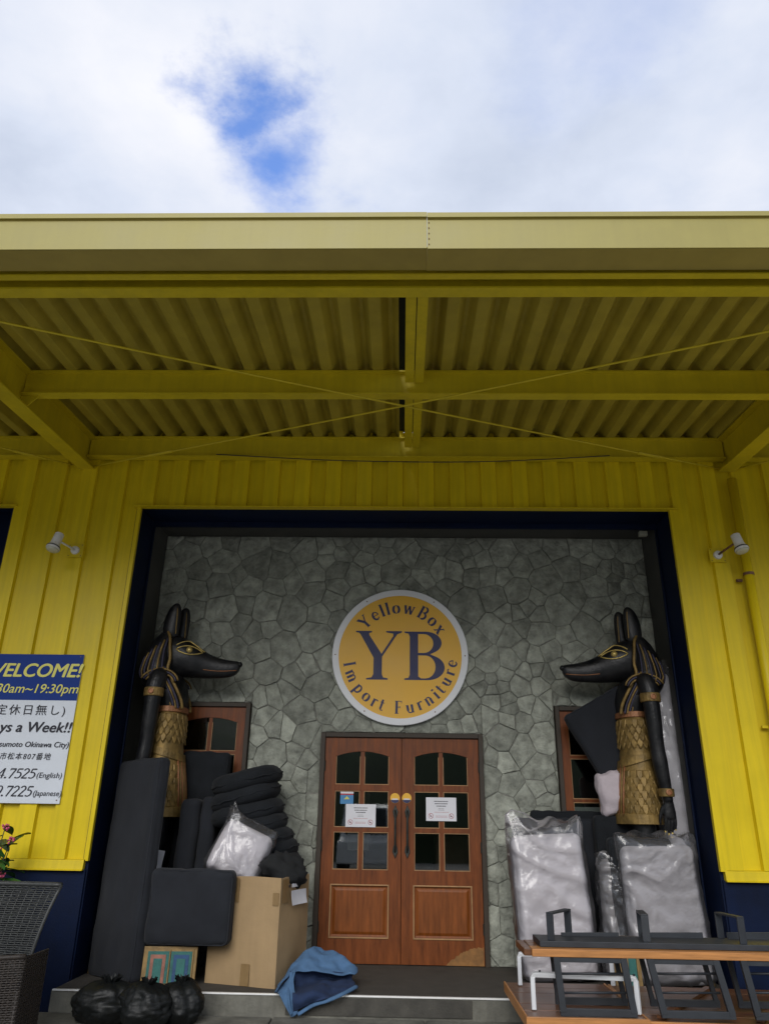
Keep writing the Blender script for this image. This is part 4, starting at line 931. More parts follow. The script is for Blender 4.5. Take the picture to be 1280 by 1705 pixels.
        for (z, r0, hh, f0) in ((2.76, .082, .042, -.063), (1.875, .056, .036, -.112)):
            ll = L_ + (sd * .008 if z > 2.5 else 0)
            q = MB(); q.rings([[V(f0 + r_ * math.cos(2 * math.pi * k / 20), ll + r_ * math.sin(2 * math.pi * k / 20), zz) for k in range(20)] for (zz, r_) in ((z - hh, r0), (z - hh, r0 + .012), (z - hh * .8, r0 + .016), (z + hh * .8, r0 + .016), (z + hh, r0 + .012), (z + hh, r0))], cap=False)
            bd = q.build('armlet', GOLD, arm)
            c = V(f0, ll + sd * (r0 + .014), z); q = MB(); q.rings([[c + Vector((r_ * math.cos(2 * math.pi * k / 14), sd * o_, r_ * math.sin(2 * math.pi * k / 14))) for k in range(14)] for (r_, o_) in ((.028, -.006), (.028, .012), (.020, .014), (.018, .006))]); q.build('boss', COPPER, bd)
    # legs and plinth, mostly hidden behind the stored goods
    for sd in (-1, 1):
        q = MB(); sp = [V(.08, sd * .11, 1.66), V(.08, sd * .11, 1.35), V(.075, sd * .11, 1.08), V(.06, sd * .11, .85), V(.05, sd * .11, .50), V(.05, sd * .11, .38)]
        q.tube(sp, [.115, .105, .085, .09, .06, .062], 14); q.tube([V(.0, sd * .11, .415), V(.12, sd * .11, .41), V(.24, sd * .11, .40), V(.30, sd * .11, .395)], [.05, .06, .05, .025], 10); q.build('leg', STATB, root, smooth=True, remesh=.015)
    q = MB(); q.box(-.32, .38, -.34, .34, 0, .06) if s > 0 else q.box(-.38, .32, -.34, .34, 0, .06); q.build('plinth', GOLD, root, bevel=.008)
    return root
statue(1, -2.45, 'black and gold jackal-headed statue at the left, behind the tall dark mattress')
statue(-1, 2.41, 'black and gold jackal-headed statue at the right with its hand hanging over wrapped bundles')

# ================================================================== STORED GOODS, LEFT
# plastic film helper
def crinkle(amp, sc_, seed):
    def fn(pos, nn, u):
        q_ = pos * sc_ + Vector((seed * 3.7, seed * 1.3, seed * 2.9)); w_ = Vector((noise.noise(q_ * .6), noise.noise(q_ * .6 + Vector((9, 0, 0))), noise.noise(q_ * .6 + Vector((0, 9, 0)))))
        r1 = 1 - abs(noise.noise(Vector((q_.x * .45 + q_.z * .9, q_.y, q_.z * .35 - q_.x * .2)) + w_ * .7)) * 2.4; r2 = 1 - abs(noise.noise(q_ * 2.3 + w_ * 1.4)) * 2
        d = amp * (r1 * abs(r1) * .8 + r2 * .38)
        return pos + nn * d
    return fn
def soft(name, m, w, d, h, r, loc, rot, label, cat, group=None, seam=True, n=16, puff=(.0, .02, .0), wob=.008, wsc=4, seed=1):
    """upholstered block with piping: one thing with cover and piping"""
    e = empty(name, loc, label=label, cat=cat, group=group); e.rotation_euler = rot
    cr_ = crinkle(.005, 4.5, len(label) * .7); soft_mesh(w, d, h, r, n + 14, puff, wob, wsc, len(label) * .3, lambda p, nn, u: cr_(p, nn, u) + nn * .004 * math.sin(p.x * 30 + 3 * noise.noise(p * 5)) * (noise.noise(p * 2.3 + Vector((len(label), 0, 0))) > .1)).build('cover', m, e, smooth=True)
    if seam:
        for sd in (-1, 1):
            q = MB(); y = sd * (d / 2 - r * .30); hw, hh = w / 2 - r * .26, h / 2 - r * .26; rr = r * .9; pts = []
            for (cx_, cz_, a0) in ((hw - rr, hh - rr, 0), (-hw + rr, hh - rr, 90), (-hw + rr, -hh + rr, 180), (hw - rr, -hh + rr, 270)):
                pts += [Vector((cx_ + rr * math.cos(R(a0 + 18 * k)), y, h / 2 + cz_ + rr * math.sin(R(a0 + 18 * k)))) for k in range(6)]
            pts.append(pts[0]); q.tube(pts, .006, 6); q.build('piping', m, e, smooth=True)
    return e
# tall mattress on end against the left jamb
dirx = Vector((.54, -.47, 0)); a_ = math.atan2(dirx.y, dirx.x)
soft('upright_mattress', CHAR, .72, .13, 1.80, .05, (-2.46, .05, FLOOR + .002), (R(-2), R(-1.5), a_), 'tall charcoal mattress standing on end against the left jamb', 'mattress', n=20)
c = at(331, 1295, .78)
soft('window_cushion', CHAR2, .52, .14, 1.92, .05, (c.x, .78, FLOOR + .002), (0, R(2), R(-6)), 'dark upright cushion leaning before the left window, behind the narrow ones', 'cushion', n=18)
for (xa, xb, yt, Y_, lab) in ((289, 319, 1331, .34, 'narrow dark cushion on edge, left of the narrow pair above the lying cushion'), (323, 346, 1327, .40, 'narrow dark cushion on edge, right of the pair, beside the plastic bag')):
    pa, pb = at(xa, 1390, Y_), at(xb, 1390, Y_); zt = at(xa, yt, Y_).z
    soft('edge_cushion', CHAR, pb.x - pa.x, .55, zt - FLOOR, .045, ((pa.x + pb.x) / 2, Y_ + .27, FLOOR + .002), (0, R(1), R(4)), lab, 'cushion', 'narrow cushions standing on edge', seam=False, puff=(.015, 0, 0))
# painted panels that carry the seat cushion
def painted_panel(x0, x1, y0, z0, z1, cols, label, rz=0):
    w, h = x1 - x0, z1 - z0; e = empty('painted_panel', ((x0 + x1) / 2, y0, z0), label=label, cat='panel', group='painted wooden panels'); e.rotation_euler = (R(-4), 0, rz)
    q = MB(); q.box(-w / 2, w / 2, 0, .03, 0, h); q.build('backing', PGOLD, e, bevel=.003)
    m = len(cols)
    for i, (c1, c2, c3) in enumerate(cols):
        a, c = -w / 2 + .03 + i * (w - .06) / m + .008, -w / 2 + .03 + (i + 1) * (w - .06) / m - .008
        for j, (cc, dd) in enumerate(((c1, 0), (c2, .024), (c3, .052))):
            if c - a - 2 * dd < .02: continue
            q = MB(); q.box(a + dd, c - dd, -.006 - j * .004, -.0005 - j * .004, .0 if j else .02, h - .035 - dd * 1.0); q.build('painted_field', cc, e, bevel=.002)
        q = MB(); q.box(c + .002, c + .012, -.016, -.0005, .01, h - .02); q.build('rib', PGOLD, e, bevel=.002)
    return e
pl, pr_ = at(238, 1600, -.20), at(326, 1600, -.20); zt = at(280, 1577, -.20).z
painted_panel(pl.x, pr_.x, -.20, FLOOR + .002, zt, [(TEAL, PSAL, TEAL), (TEAL, PBLU, TEAL)], 'teal, salmon and blue painted wooden panel under the lying cushion', R(4))
q = None
c = at(316, 1515, -.2); zb_ = zt + .004
soft('seat_cushion', CHAR, at(388, 1515, -.2).x - at(246, 1515, -.2).x, .15, at(316, 1450, -.2).z - zb_ + .01, .055, (c.x, -.155, zb_), (R(-1), 0, R(-3)), 'charcoal seat cushion on edge above the painted panel', 'cushion', n=18, puff=(0, .03, 0), wob=.012)
# cardboard carton
BL, BF, BR = Vector((-1.66, -.01, 0)), Vector((-1.03, -.21, 0)), Vector((-.852, .35, 0)); BK = BL + BR - BF
zt = at(474, 1463, -.21).z
box = empty('cardboard_carton', (*((BL + BR) / 2).xy, FLOOR), label='large open cardboard carton holding cushions left of the door', cat='box')
o0 = Vector(((BL + BR) / 2).to_tuple()[:2] + (0,)); H = zt - FLOOR
def quadwall(p, q_, name, n_=10):
    p, q_ = p - o0, q_ - o0; d = (q_ - p).normalized(); nn = Vector((d.y, -d.x, 0)); mb = MB(); rg = []
    for j in range(n_ + 1):
        v = j / n_; rowf, rowb = [], []
        for i in range(n_ + 1):
            u = i / n_; bl = .014 * math.sin(math.pi * u) * math.sin(math.pi * min(1, v * 1.1)) + .006 * noise.noise(Vector((u * 3, v * 3, p.x * 5))); P = p.lerp(q_, u) + nn * bl + Vector((0, 0, v * H + (.012 * noise.noise(Vector((u * 4, p.y * 9, 2))) if j == n_ else 0)))
            rowf.append(P); rowb.append(P - nn * .007)
        rg.append(rowf + rowb[::-1])
    mb.rings(rg); return mb.build(name, CARD, box)
for p, q_ in ((BL, BF), (BF, BR), (BR, BK), (BK, BL)): quadwall(p, q_, 'side_wall')
d1 = (BF - BL).normalized(); n1 = Vector((d1.y, -d1.x, 0)); d2 = (BR - BF).normalized(); n2 = Vector((d2.y, -d2.x, 0))
def patch(p0, d, nn, u0, u1, z0, z1, m, name, off=.018, curl=0):
    mb = MB(); P = p0 - o0; n_ = 5; rg = []
    for j in range(n_ + 1):
        z = lerp(z0, z1, j / n_); rg.append([P + d * lerp(u0, u1, i / n_) + nn * (off + curl * ((i / n_ - .5) ** 2 - .1) + curl * .6 * (1 - j / n_) ** 2) + Vector((0, 0, z)) for i in range(n_ + 1)] + [P + d * lerp(u0, u1, i / n_) + nn * (off - .0015 + curl * ((i / n_ - .5) ** 2 - .1) + curl * .6 * (1 - j / n_) ** 2) + Vector((0, 0, z)) for i in range(n_, -1, -1)])
    mb.rings(rg); return mb.build(name, m, box)
L1, L2 = (BF - BL).length, (BR - BF).length
patch(BL, d1, n1, L1 * .30, L1 * .41, H * .76, H * .985, TAPE, 'tape'); patch(BL, d1, n1, L1 * .52, L1 * .64, H * .005, H * .20, TAPE, 'tape')
patch(BL, d1, n1, L1 * .90, L1 * .985, H * .74, H * .86, TAPE, 'tape', .007); patch(BF, d2, n2, L2 * .05, L2 * .24, H * .76, H * .985, TAPE, 'tape', .012)
patch(BF, d2, n2, L2 * .26, L2 * .78, H * .73, H * .87, PAPER, 'delivery_note', .028, .03); patch(BF, d2, n2, L2 * .30, L2 * .50, H * .90, H * .935, PAPER, 'small_label', .024)
q = MB(); q.tube([BF - o0 + d2 * L2 * .22 + n2 * .02 + Vector((0, 0, H * .917)), BF - o0 + d2 * L2 * .22 + n2 * .024 + Vector((0, 0, H * .917))], .012, 10); q.build('hole', INK, box)
q = MB(); q.add([p - o0 + Vector((0, 0, z)) for z in (.004, .012) for p in (BL.lerp(BR, .01), BF.lerp(BK, .01), BR.lerp(BL, .01), BK.lerp(BF, .01))], [(0, 1, 2, 3), (7, 6, 5, 4), (0, 4, 5, 1), (1, 5, 6, 2), (2, 6, 7, 3), (3, 7, 4, 0)]); q.build('bottom', CARD, box)
# tilting pile of round cushions standing in the carton
def disc_mesh(rx, ry, th, seed):
    q = MB(); nu, nv = 40, 14; rg = []
    for j in range(1, nv):
        b_ = math.pi * j / nv - math.pi / 2; cr = math.copysign(abs(math.cos(b_)) ** .42, 1); sz = math.copysign(abs(math.sin(b_)) ** .9, math.sin(b_)); r = []
        for k in range(nu):
            a = 2 * math.pi * k / nu; p = Vector((rx * cr * math.cos(a), ry * cr * math.sin(a), th / 2 * sz)); nz_ = noise.fractal(Vector((p.x * 5 + seed, p.y * 5, p.z * 7 + seed * 3)), 1, 2, 4)
            p *= 1 + .05 * nz_; p.z += .020 * noise.noise(Vector((p.x * 3, p.y * 3, seed * 2.7))) + .008 * nz_; r.append(p)
        rg.append(r)
    return q.rings(rg)
ctr = [(412, 1300, 118), (410, 1326, 118), (413, 1353, 122), (424, 1377, 112), (432, 1400, 116), (438, 1421, 120), (446, 1441, 116), (452, 1458, 112)]
names = ['topmost', 'second from the top', 'third from the top', 'fourth from the top', 'fifth from the top', 'sixth from the top', 'seventh from the top', 'lowest']
for i, (cx_, cy_, wpx) in enumerate(ctr):
    p = at(cx_, cy_, .52); w = at(cx_ + wpx / 2, cy_, .52).x - at(cx_ - wpx / 2, cy_, .52).x
    e = empty('round_cushion', p, label='black round cushion, %s of the tilting pile over the carton' % names[i], cat='cushion', group='pile of black round cushions')
    e.rotation_euler = (R(3), R(-15 - (3 if i % 2 else -1) + i * .9), random.uniform(0, .5) * 0)
    disc_mesh(w / 2, .33, .205, i + 1).build('cover', CHAR2, e, smooth=True)
    q = MB(); q.tube([Vector((w / 2 * 1.0 * math.cos(2 * math.pi * k / 40), .33 * math.sin(2 * math.pi * k / 40), .006 * math.sin(k * 2.1 + i))) for k in range(41)], .007, 6); q.build('seam', CHAR2, e, smooth=True)
# limp black fabric in the carton
p = at(474, 1446, .10); q = MB(); rg = []
for j in range(1, 16):
    b_ = math.pi * j / 16
    r = []
    for k in range(36):
        a = 2 * math.pi * k / 36; d = Vector((math.sin(b_) * math.cos(a), math.sin(b_) * math.sin(a), math.cos(b_))); rr = 1 + .42 * noise.fractal(d * 1.7 + Vector((5, 2, 1)), 1, 2, 5) + .15 * (1 - 2 * abs(noise.noise(d * 3)))
        r.append(Vector((d.x * .19 * rr, d.y * .2 * rr, d.z * .13 * rr - .25 * d.x * .19)))
    rg.append(r)
q.rings(rg); o = q.build('fabric_heap', BLACKC, None, smooth=True); o.location = p + Vector((-.02, .05, -.02)); tag(o, 'crumpled black fabric spilling over the rim of the carton', 'fabric')
def wrapped(name, label, w, d, h, loc, rot, seed, flare=.08, foam=FOAM, group='bundles wrapped in clear plastic', fpuff=.015):
    e = empty(name, loc, label=label, cat='bundle', group=group); e.rotation_euler = rot
    soft_mesh(w, d, h, .07, 24, (.01, fpuff, .0), .007, 3, seed, crinkle(.003, 4, seed)).build('foam', foam, e, smooth=True)
    cr = crinkle(.015 if w > .3 else .026, 3.4 if w > .3 else 6, seed + 3)
    def fn(pos, nn, u):
        p = cr(pos, nn, u)
        if u[2] > .72:                                  # loose film gathered above the foam
            t = (u[2] - .72) / .28; nz_ = noise.noise(Vector((p.x * 6 + seed, p.y * 6, seed)))
            p.z += flare * t * (.35 + .9 * nz_ + .5 * abs(u[0])); p.x += .05 * t * u[0] * (.5 + nz_); p.y += .05 * t * nz_
        return p
    soft_mesh(w + .035, d + .035, h + .03, .075, 96, (.01, fpuff, 0), .012, 3, seed + 1, fn).build('plastic_film', FILM, e, smooth=True)
    return e
p = at(397, 1418, .06); e = wrapped('bagged_cushion', 'pale cushion in a clear plastic bag on the carton corner', .46, .16, .47, at(405, 1468, .06), (R(-10), R(24), R(8)), 11, .06, group='bundles wrapped in clear plastic')
e.location = at(378, 1466, .05)
for (a, b_, c) in (((-.22, 0, .40), (-.10, -.05, .50), (-.27, .02, .62)), ((.18, 0, .02), (.23, -.03, .09), (.31, .01, -.01))):      # twisted bag corners
    q = MB(); A, B_, C_ = Vector(a), Vector(b_), Vector(c); rg = []
    for j in range(7):
        t = j / 6; s_ = A.lerp(C_, t); e_ = B_.lerp(C_, t); rg.append([s_.lerp(e_, k / 6) + Vector((0, (.02 - .045 * (k % 2)) * (1 - t * .5) + .012 * math.sin(j * 2.1), 0)) for k in range(7)])
    q.rings(rg, closed=False); q.build('bag_corner', FILM, e, smooth=True)
# white card between mattress and cushions
pa, pb = at(257, 1448, .30), at(269, 1416, .30)
q = MB(); q.box(-.035, .035, -.004, .004, 0, pb.z - pa.z); o = q.build('card', PAPER, None, bevel=.001); place(o, ((pa.x + pb.x) / 2, .30, pa.z), (0, R(8), 0)); tag(o, 'small white card wedged beside the tall charcoal mattress', 'card')
q = MB(); o_ = at(263, 1470, .32); q.box(o_.x - .1, o_.x + .1, .24, .44, FLOOR + .002, at(263, 1447, .30).z - .001); o = q.build('dark_crate', BLACKC, None, bevel=.01); tag(o, 'black crate hidden under the small white card', 'crate')
# bin bags
def bin_bag(cx_, top, r, Y_, hgt, seed, label):
    p = at(cx_, 1690, Y_); zt = at(cx_, top, Y_).z; z0 = .152; h = zt - z0
    e = empty('bin_bag', (p.x, Y_, z0), label=label, cat='bin bag', group='black bin bags in front of the step'); q = MB(); rg = []; nu = 64
    for j in range(30):
        t = j / 29; prof_ = max(.10, (1 - abs(2 * t * .93 - .80) ** 2.6 * .55) if t < .72 else .868 * math.sqrt(max(0, 1 - ((t - .72) / .285) ** 2)) ** .8)
        row = []
        for k in range(nu):
            a = 2 * math.pi * k / nu; d = Vector((math.cos(a), math.sin(a), t * 1.6)); fold = 1 - abs(noise.noise(Vector((math.cos(a) * 2.6, math.sin(a) * 2.6, t * 1.1 + seed * 5)))) * 2
            lump = noise.fractal(d * 1.3 + Vector((seed * 4, 0, 0)), 1, 2, 4); rr = r * prof_ * (1 + .20 * lump + .07 * fold + (.05 * (1 - abs(noise.noise(d * 6 + Vector((seed, 3, 1)))) * 2)))
            row.append(Vector((rr * math.cos(a), rr * .8 * math.sin(a), h * t * (1 + .03 * lump) + .04 * t * noise.noise(Vector((math.cos(a), math.sin(a), seed))))))
        rg.append(row)
    q.rings(rg); q.build('bag', TRASH, e, smooth=True)
    q = MB(); rg = []
    for j in range(7):
        t = j / 6; rg.append([Vector(((.045 + .035 * t) * r / .3 * math.cos(2 * math.pi * k / 30) * (1 + .35 * math.sin(k * 2.4 + seed)), (.045 + .03 * t) * r / .3 * math.sin(2 * math.pi * k / 30) * (1 + .3 * math.sin(k * 1.9)), h * .95 + .045 * t + .015 * t * math.sin(k * 1.7 + seed))) for k in range(30)])
    q.rings(rg, cap=False); q.build('gathered_neck', TRASH, e, smooth=True)
bin_bag(178, 1634, .25, -.66, 0, 1, 'largest black bin bag, leftmost of the three before the step')
bin_bag(242, 1638, .195, -.76, 0, 2.3, 'middle black bin bag of the three before the step')
bin_bag(297, 1634, .175, -.64, 0, 4.1, 'rightmost black bin bag, in front of the painted panel')
# blue denim bag slumped over the nosing
den = empty('denim_bag', (-.72, -.25, FLOOR), label='slumped light blue and navy denim bag lying on the porch edge', cat='bag')
def patch_grid(ctrl, m, name, thick=.008, nsub=9, amp=.030, seed=0):
    R_ = [smoothpts(r, nsub) for r in ctrl]; Ccols = [smoothpts([R_[j][i] for j in range(len(R_))], nsub) for i in range(len(R_[0]))]
    nr, nc = len(Ccols[0]), len(Ccols); q = MB(); g = []
    for j in range(nr):
        row = []
        for i in range(nc):
            P = Ccols[i][j]; f = noise.fractal(P * 8 + Vector((seed, 0, 0)), 1, 2, 5); rdg = 1 - 3 * abs(noise.noise(P * 6 + Vector((seed * 2, 4, 0))))
            fold = math.sin(P.x * 26 + P.z * 17 + 5 * noise.noise(P * 4 + Vector((seed, 1, 0)))); edge_ = min(1, 4 * min(j / (nr - 1), 1 - j / (nr - 1)) + .3)
            row.append(P + Vector((.3, -1, .8)).normalized() * amp * edge_ * (f + .8 * rdg + .7 * fold) - den.location)
        g.append(row)
    q.rings(g, closed=False); o = q.build(name, m, den, smooth=True); sm_ = o.modifiers.new('t', 'SOLIDIFY'); sm_.thickness = thick; sm_.offset = -1; return o
def A(x, y, Y_):
    lim = atz(x, y, FLOOR + .02).y - .01
    if lim > -.42: return at(x, y, min(Y_, lim))
    return at(x, y, min(Y_, -.47))
patch_grid([[A(462, 1640, -.02), A(495, 1612, .12), A(540, 1600, .22), A(575, 1608, .2), A(592, 1618, .1)],
            [A(460, 1648, -.15), A(492, 1600, -.02), A(527, 1579, .04), A(560, 1590, .02), A(594, 1612, -.02)],
            [A(458, 1652, -.25), A(488, 1612, -.18), A(522, 1602, -.14), A(558, 1612, -.14), A(595, 1620, -.12)],
            [A(459, 1654, -.30), A(484, 1622, -.26), A(516, 1618, -.20), A(556, 1622, -.20), A(590, 1624, -.18)]], DENL, 'outer_flap', seed=1)
patch_grid([[A(482, 1618, -.22), A(515, 1614, -.16), A(556, 1619, -.16), A(588, 1620, -.14)],
            [A(490, 1640, -.20), A(520, 1632, -.10), A(556, 1632, -.08), A(586, 1630, -.12)],
            [A(486, 1662, -.34), A(520, 1655, -.28), A(552, 1650, -.22), A(590, 1640, -.20)],
            [A(488, 1686, -.46), A(516, 1672, -.42), A(545, 1664, -.36), A(590, 1646, -.28)]], DENN, 'navy_lining', amp=.018, seed=3)
patch_grid([[A(458, 1650, -.30), A(470, 1640, -.30), A(484, 1626, -.28), A(492, 1616, -.26)],
            [A(466, 1658, -.36), A(474, 1652, -.36), A(482, 1642, -.36), A(488, 1634, -.34)],
            [A(474, 1674, -.43), A(480, 1670, -.43), A(486, 1664, -.43), A(491, 1658, -.42)],
            [A(484, 1694, -.46), A(487, 1694, -.47), A(491, 1692, -.48), A(496, 1688, -.47)]], DENL, 'side_strap', amp=.006, seed=5)
for pts in ([A(496, 1690, -.47), A(522, 1674, -.44), A(545, 1667, -.40), A(570, 1656, -.34), A(594, 1643, -.28)], [A(486, 1620, -.27), A(482, 1640, -.33), A(481, 1662, -.40), A(486, 1690, -.47)]):
    q = MB(); q.tube([v - den.location for v in smoothpts(pts, 6)], .016, 8, .6); q.build('hem', DENL, den, smooth=True)

# ================================================================== STORED GOODS, RIGHT
pa, pb = at(856, 1400, .80), at(1008, 1400, .80)
soft('back_mattress', CHAR, pb.x - pa.x, .14, at(880, 1363, .80).z - FLOOR, .03, ((pa.x + pb.x) / 2, .80, FLOOR + .002), (R(-1), 0, 0), 'broad charcoal mattress behind the left wrapped bundle', 'mattress', n=16)
pa, pb = at(884, 1400, .93), at(1012, 1400, .93)
soft('back_mattress', CHAR2, pb.x - pa.x, .08, at(950, 1352, .93).z - FLOOR, .03, ((pa.x + pb.x) / 2, .905, FLOOR + .002), (0, 0, 0), 'hindmost charcoal mattress, its top edge just showing over the broad one', 'mattress', n=16, puff=(0, .0, 0))
pa, pb = at(1008, 1420, .72), at(1108, 1420, .72)
soft('dark_cushion', CHAR2, pb.x - pa.x, .12, at(1060, 1392, .30).z - FLOOR - .02, .04, ((pa.x + pb.x) / 2 - .1, .26, FLOOR + .002), (0, 0, 0), 'dark cushion below the kilt of the right statue, between the wrapped bundles', 'cushion', puff=(0, .015, 0))
wrapped('wrapped_mattress', 'tall pale mattress in clear plastic, left of the wrapped bundles right of the door', .66, .22, at(930, 1392, .2).z - FLOOR, (1.42, .36, FLOOR + .01), (R(-5), R(-2.5), R(3)), 21, .16)
pa = at(1017, 1500, .36); wrapped('wrapped_roll', 'narrow wrapped roll squeezed between the two big wrapped bundles', .19, .2, at(1017, 1432, .36).z - FLOOR, (pa.x - .01, .30, FLOOR + .01), (R(-2), R(2), 0), 22, .05, foam=pmat('grey_foam', (.22, .21, .21), .8, .15, 6, .2, 40), fpuff=.01)
wrapped('wrapped_mattress', 'broad grey mattress in clear plastic beside the right jamb', .68, .24, at(1100, 1410, .3).z - FLOOR, (2.36, .24, FLOOR + .01), (R(-2), R(-1.5), R(5)), 23, .09, foam=pmat('grey_lilac_foam', (.36, .345, .355), .8, .08, 3, .1, 30))
p = at(1122, 1240, .72); wrapped('wrapped_bolster', 'very tall slim bundle in crumpled clear plastic behind the right statue', .27, .24, at(1110, 1122, .72).z - FLOOR, (p.x - .035, .82, FLOOR + .01), (0, R(-1.0), 0), 24, .10, foam=pmat('pale_grey_foam', (.55, .54, .56), .8, .12, 5, .25, 30), fpuff=.0)
# cushion tipped on its corner before the right window, propped on a pale pillow
p0, p1 = at(1003, 1301, .70), at(938, 1194, .70); ang = math.atan2(p1.x - p0.x, p1.z - p0.z)
e = soft('tipped_cushion', CHAR, .72, .13, (p1 - p0).length, .035, (0, 0, 0), (0, 0, 0), 'square charcoal cushion tipped on its corner before the right window', 'cushion', puff=(0, .012, 0))
dz_ = (p1 - p0).normalized(); dx_ = Vector((dz_.z, 0, -dz_.x)); cbase = p0 + dx_ * .36 + Vector((0, .0, 0)); aim(e, cbase, dz_, (0, -1, 0))
pc = at(1024, 1358, .62); soft('pale_pillow', CLOTH, .32, .14, at(1024, 1284, .62).z - pc.z, .05, (pc.x + .04, .64, pc.z), (R(2), R(-6), 0), 'pale pink pillow propping the tipped cushion beside the right statue', 'pillow', seam=False, wob=.03, wsc=5, puff=(.0, .03, 0))
pp = at(1050, 1420, .66); soft('prop_cushion', CHAR2, .62, .14, pc.z - FLOOR - .004, .04, (pc.x + .10, .66, FLOOR + .002), (0, 0, 0), 'dark upright cushion under the pale pillow', 'cushion', puff=(0, .0, 0))
pl, pr_ = at(1036, 1600, -.02), at(1066, 1600, -.02)
painted_panel(1.80, 2.02, -.05, FLOOR + .002, at(1050, 1560, -.05).z, [(PGOLD, PGOLD, PGOLD), (TEAL, TEAL, PBLU)], 'narrow teal and ochre painted panel standing behind the stacked tables', R(-3))

# ================================================================== STACKED TABLES
def flat_bar(q, a, c, w, t, nrm):
    """flat steel bar from a to c, width w in the plane square to nrm, thickness t along nrm"""
    a, c, nrm = Vector(a), Vector(c), Vector(nrm).normalized(); d = (c - a).normalized(); s_ = d.cross(nrm).normalized() * w / 2; h = nrm * t / 2
    q.add([p + i * s_ + j * h for p in (a, c) for i, j in ((-1, -1), (1, -1), (1, 1), (-1, 1))], [(0, 1, 2, 3), (7, 6, 5, 4), (0, 4, 5, 1), (1, 5, 6, 2), (2, 6, 7, 3), (3, 7, 4, 0)])
def planks(root, x0, x1, y0, y1, z0, z1, n_, along='x'):
    for i in range(n_):
        q = MB(); dz = random.uniform(-.002, .002)
        if along == 'x': a, c = lerp(y0, y1, i / n_), lerp(y0, y1, (i + 1) / n_) - .003; q.box(x0, x1, a, c, z0 + dz, z1 + dz)
        else: a, c = lerp(x0, x1, i / n_), lerp(x0, x1, (i + 1) / n_) - .003; q.box(a, c, y0, y1, z0 + dz, z1 + dz)
        q.build('plank', TABLEW, root, bevel=.003)
TZ = .45
# supports under the stack
pal = empty('pallet', (1.9, -1.3, 0), label='low wooden pallet carrying the upturned tables', cat='pallet')
for (x0, x1) in ((-1.0, -.9), (-.05, .05), (.9, 1.0)): q = MB(); q.box(x0, x1, -.38, .26, 0.002, .34); q.build('bearer', TABLEW, pal, bevel=.004)
for i in range(5): q = MB(); y = -.38 + i * .13; q.box(-1.05, 1.05, y, y + .10, .341, TZ - .062); q.build('board', TABLEW, pal, bevel=.004)
ta = empty('upturned_table', (1.19, -1.15, TZ - .06), label='upturned wooden table with white U-shaped legs, under the black bench', cat='table', group='upturned tables')
planks(ta, -.375, .375, -.545, .56, 0, .06, 6, 'x')
for (x0, x1, y0, y1) in ((-.39, .39, -.57, -.547), (-.39, -.377, -.546, .57), (.377, .39, -.546, .57)): q = MB(); q.box(x0, x1, y0, y1, -.004, .064); q.build('edge_board', TABLEE, ta, bevel=.003)
for (fa, fb, tp) in (((889, 1682), (1064, 1690), 1617), ((866, 1641), (1021, 1642), 1584)):
    a, c = atz(*fa, TZ + .004), atz(*fb, TZ + .004); zt = at(fa[0] - 4, tp, a.y).z; T = Vector((-1.19, 1.15, -(TZ - .06))); q = MB()
    zt -= .02
    pts = [a, a.lerp(Vector((a.x, a.y, zt)), .9), Vector((a.x + .03, a.y, zt)), Vector((c.x - .03, c.y, zt)), c.lerp(Vector((c.x, c.y, zt)), .9), c]
    pts = [p + T for p in pts]; q.tube([pts[0], pts[1], pts[1].lerp(pts[2], .5) + Vector((-.006, 0, .008)), pts[2], pts[3], pts[3].lerp(pts[4], .5) + Vector((.006, 0, .008)), pts[4], pts[5]], .021, 4); q.build('leg_frame', WHTM, ta, bevel=.004)
    for p_ in (pts[2], pts[3]): q = MB(); q.tube([p_ + Vector((.02, 0, .014)), p_ + Vector((.02, 0, .024))], .008, 8); q.build('foot_pad', BLKM, ta)
tb = empty('upturned_table', (2.33, -1.12, TZ - .075), label='plain brown wooden tabletop lying right of the white-legged table', cat='table', group='upturned tables'); tb.rotation_euler = (0, 0, R(-3))
planks(tb, -.72, .75, -.56, .58, 0, .055, 6, 'x'); 
for (x0, x1, y0, y1) in ((-.74, -.722, -.57, .59), (-.721, .75, -.585, -.562)): q = MB(); q.box(x0, x1, y0, y1, -.003, .058); q.build('edge_board', TABLEE, tb, bevel=.003)
for (x0, y0, x1, y1) in ((-.62, -.5, .0, .5), (.0, -.5, .62, .5)): q = MB(); flat_bar(q, (x0, y0, .068), (x1, y1, .068), .05, .022, (0, 0, 1)); q.build('brace', TABLEW, tb, bevel=.002)
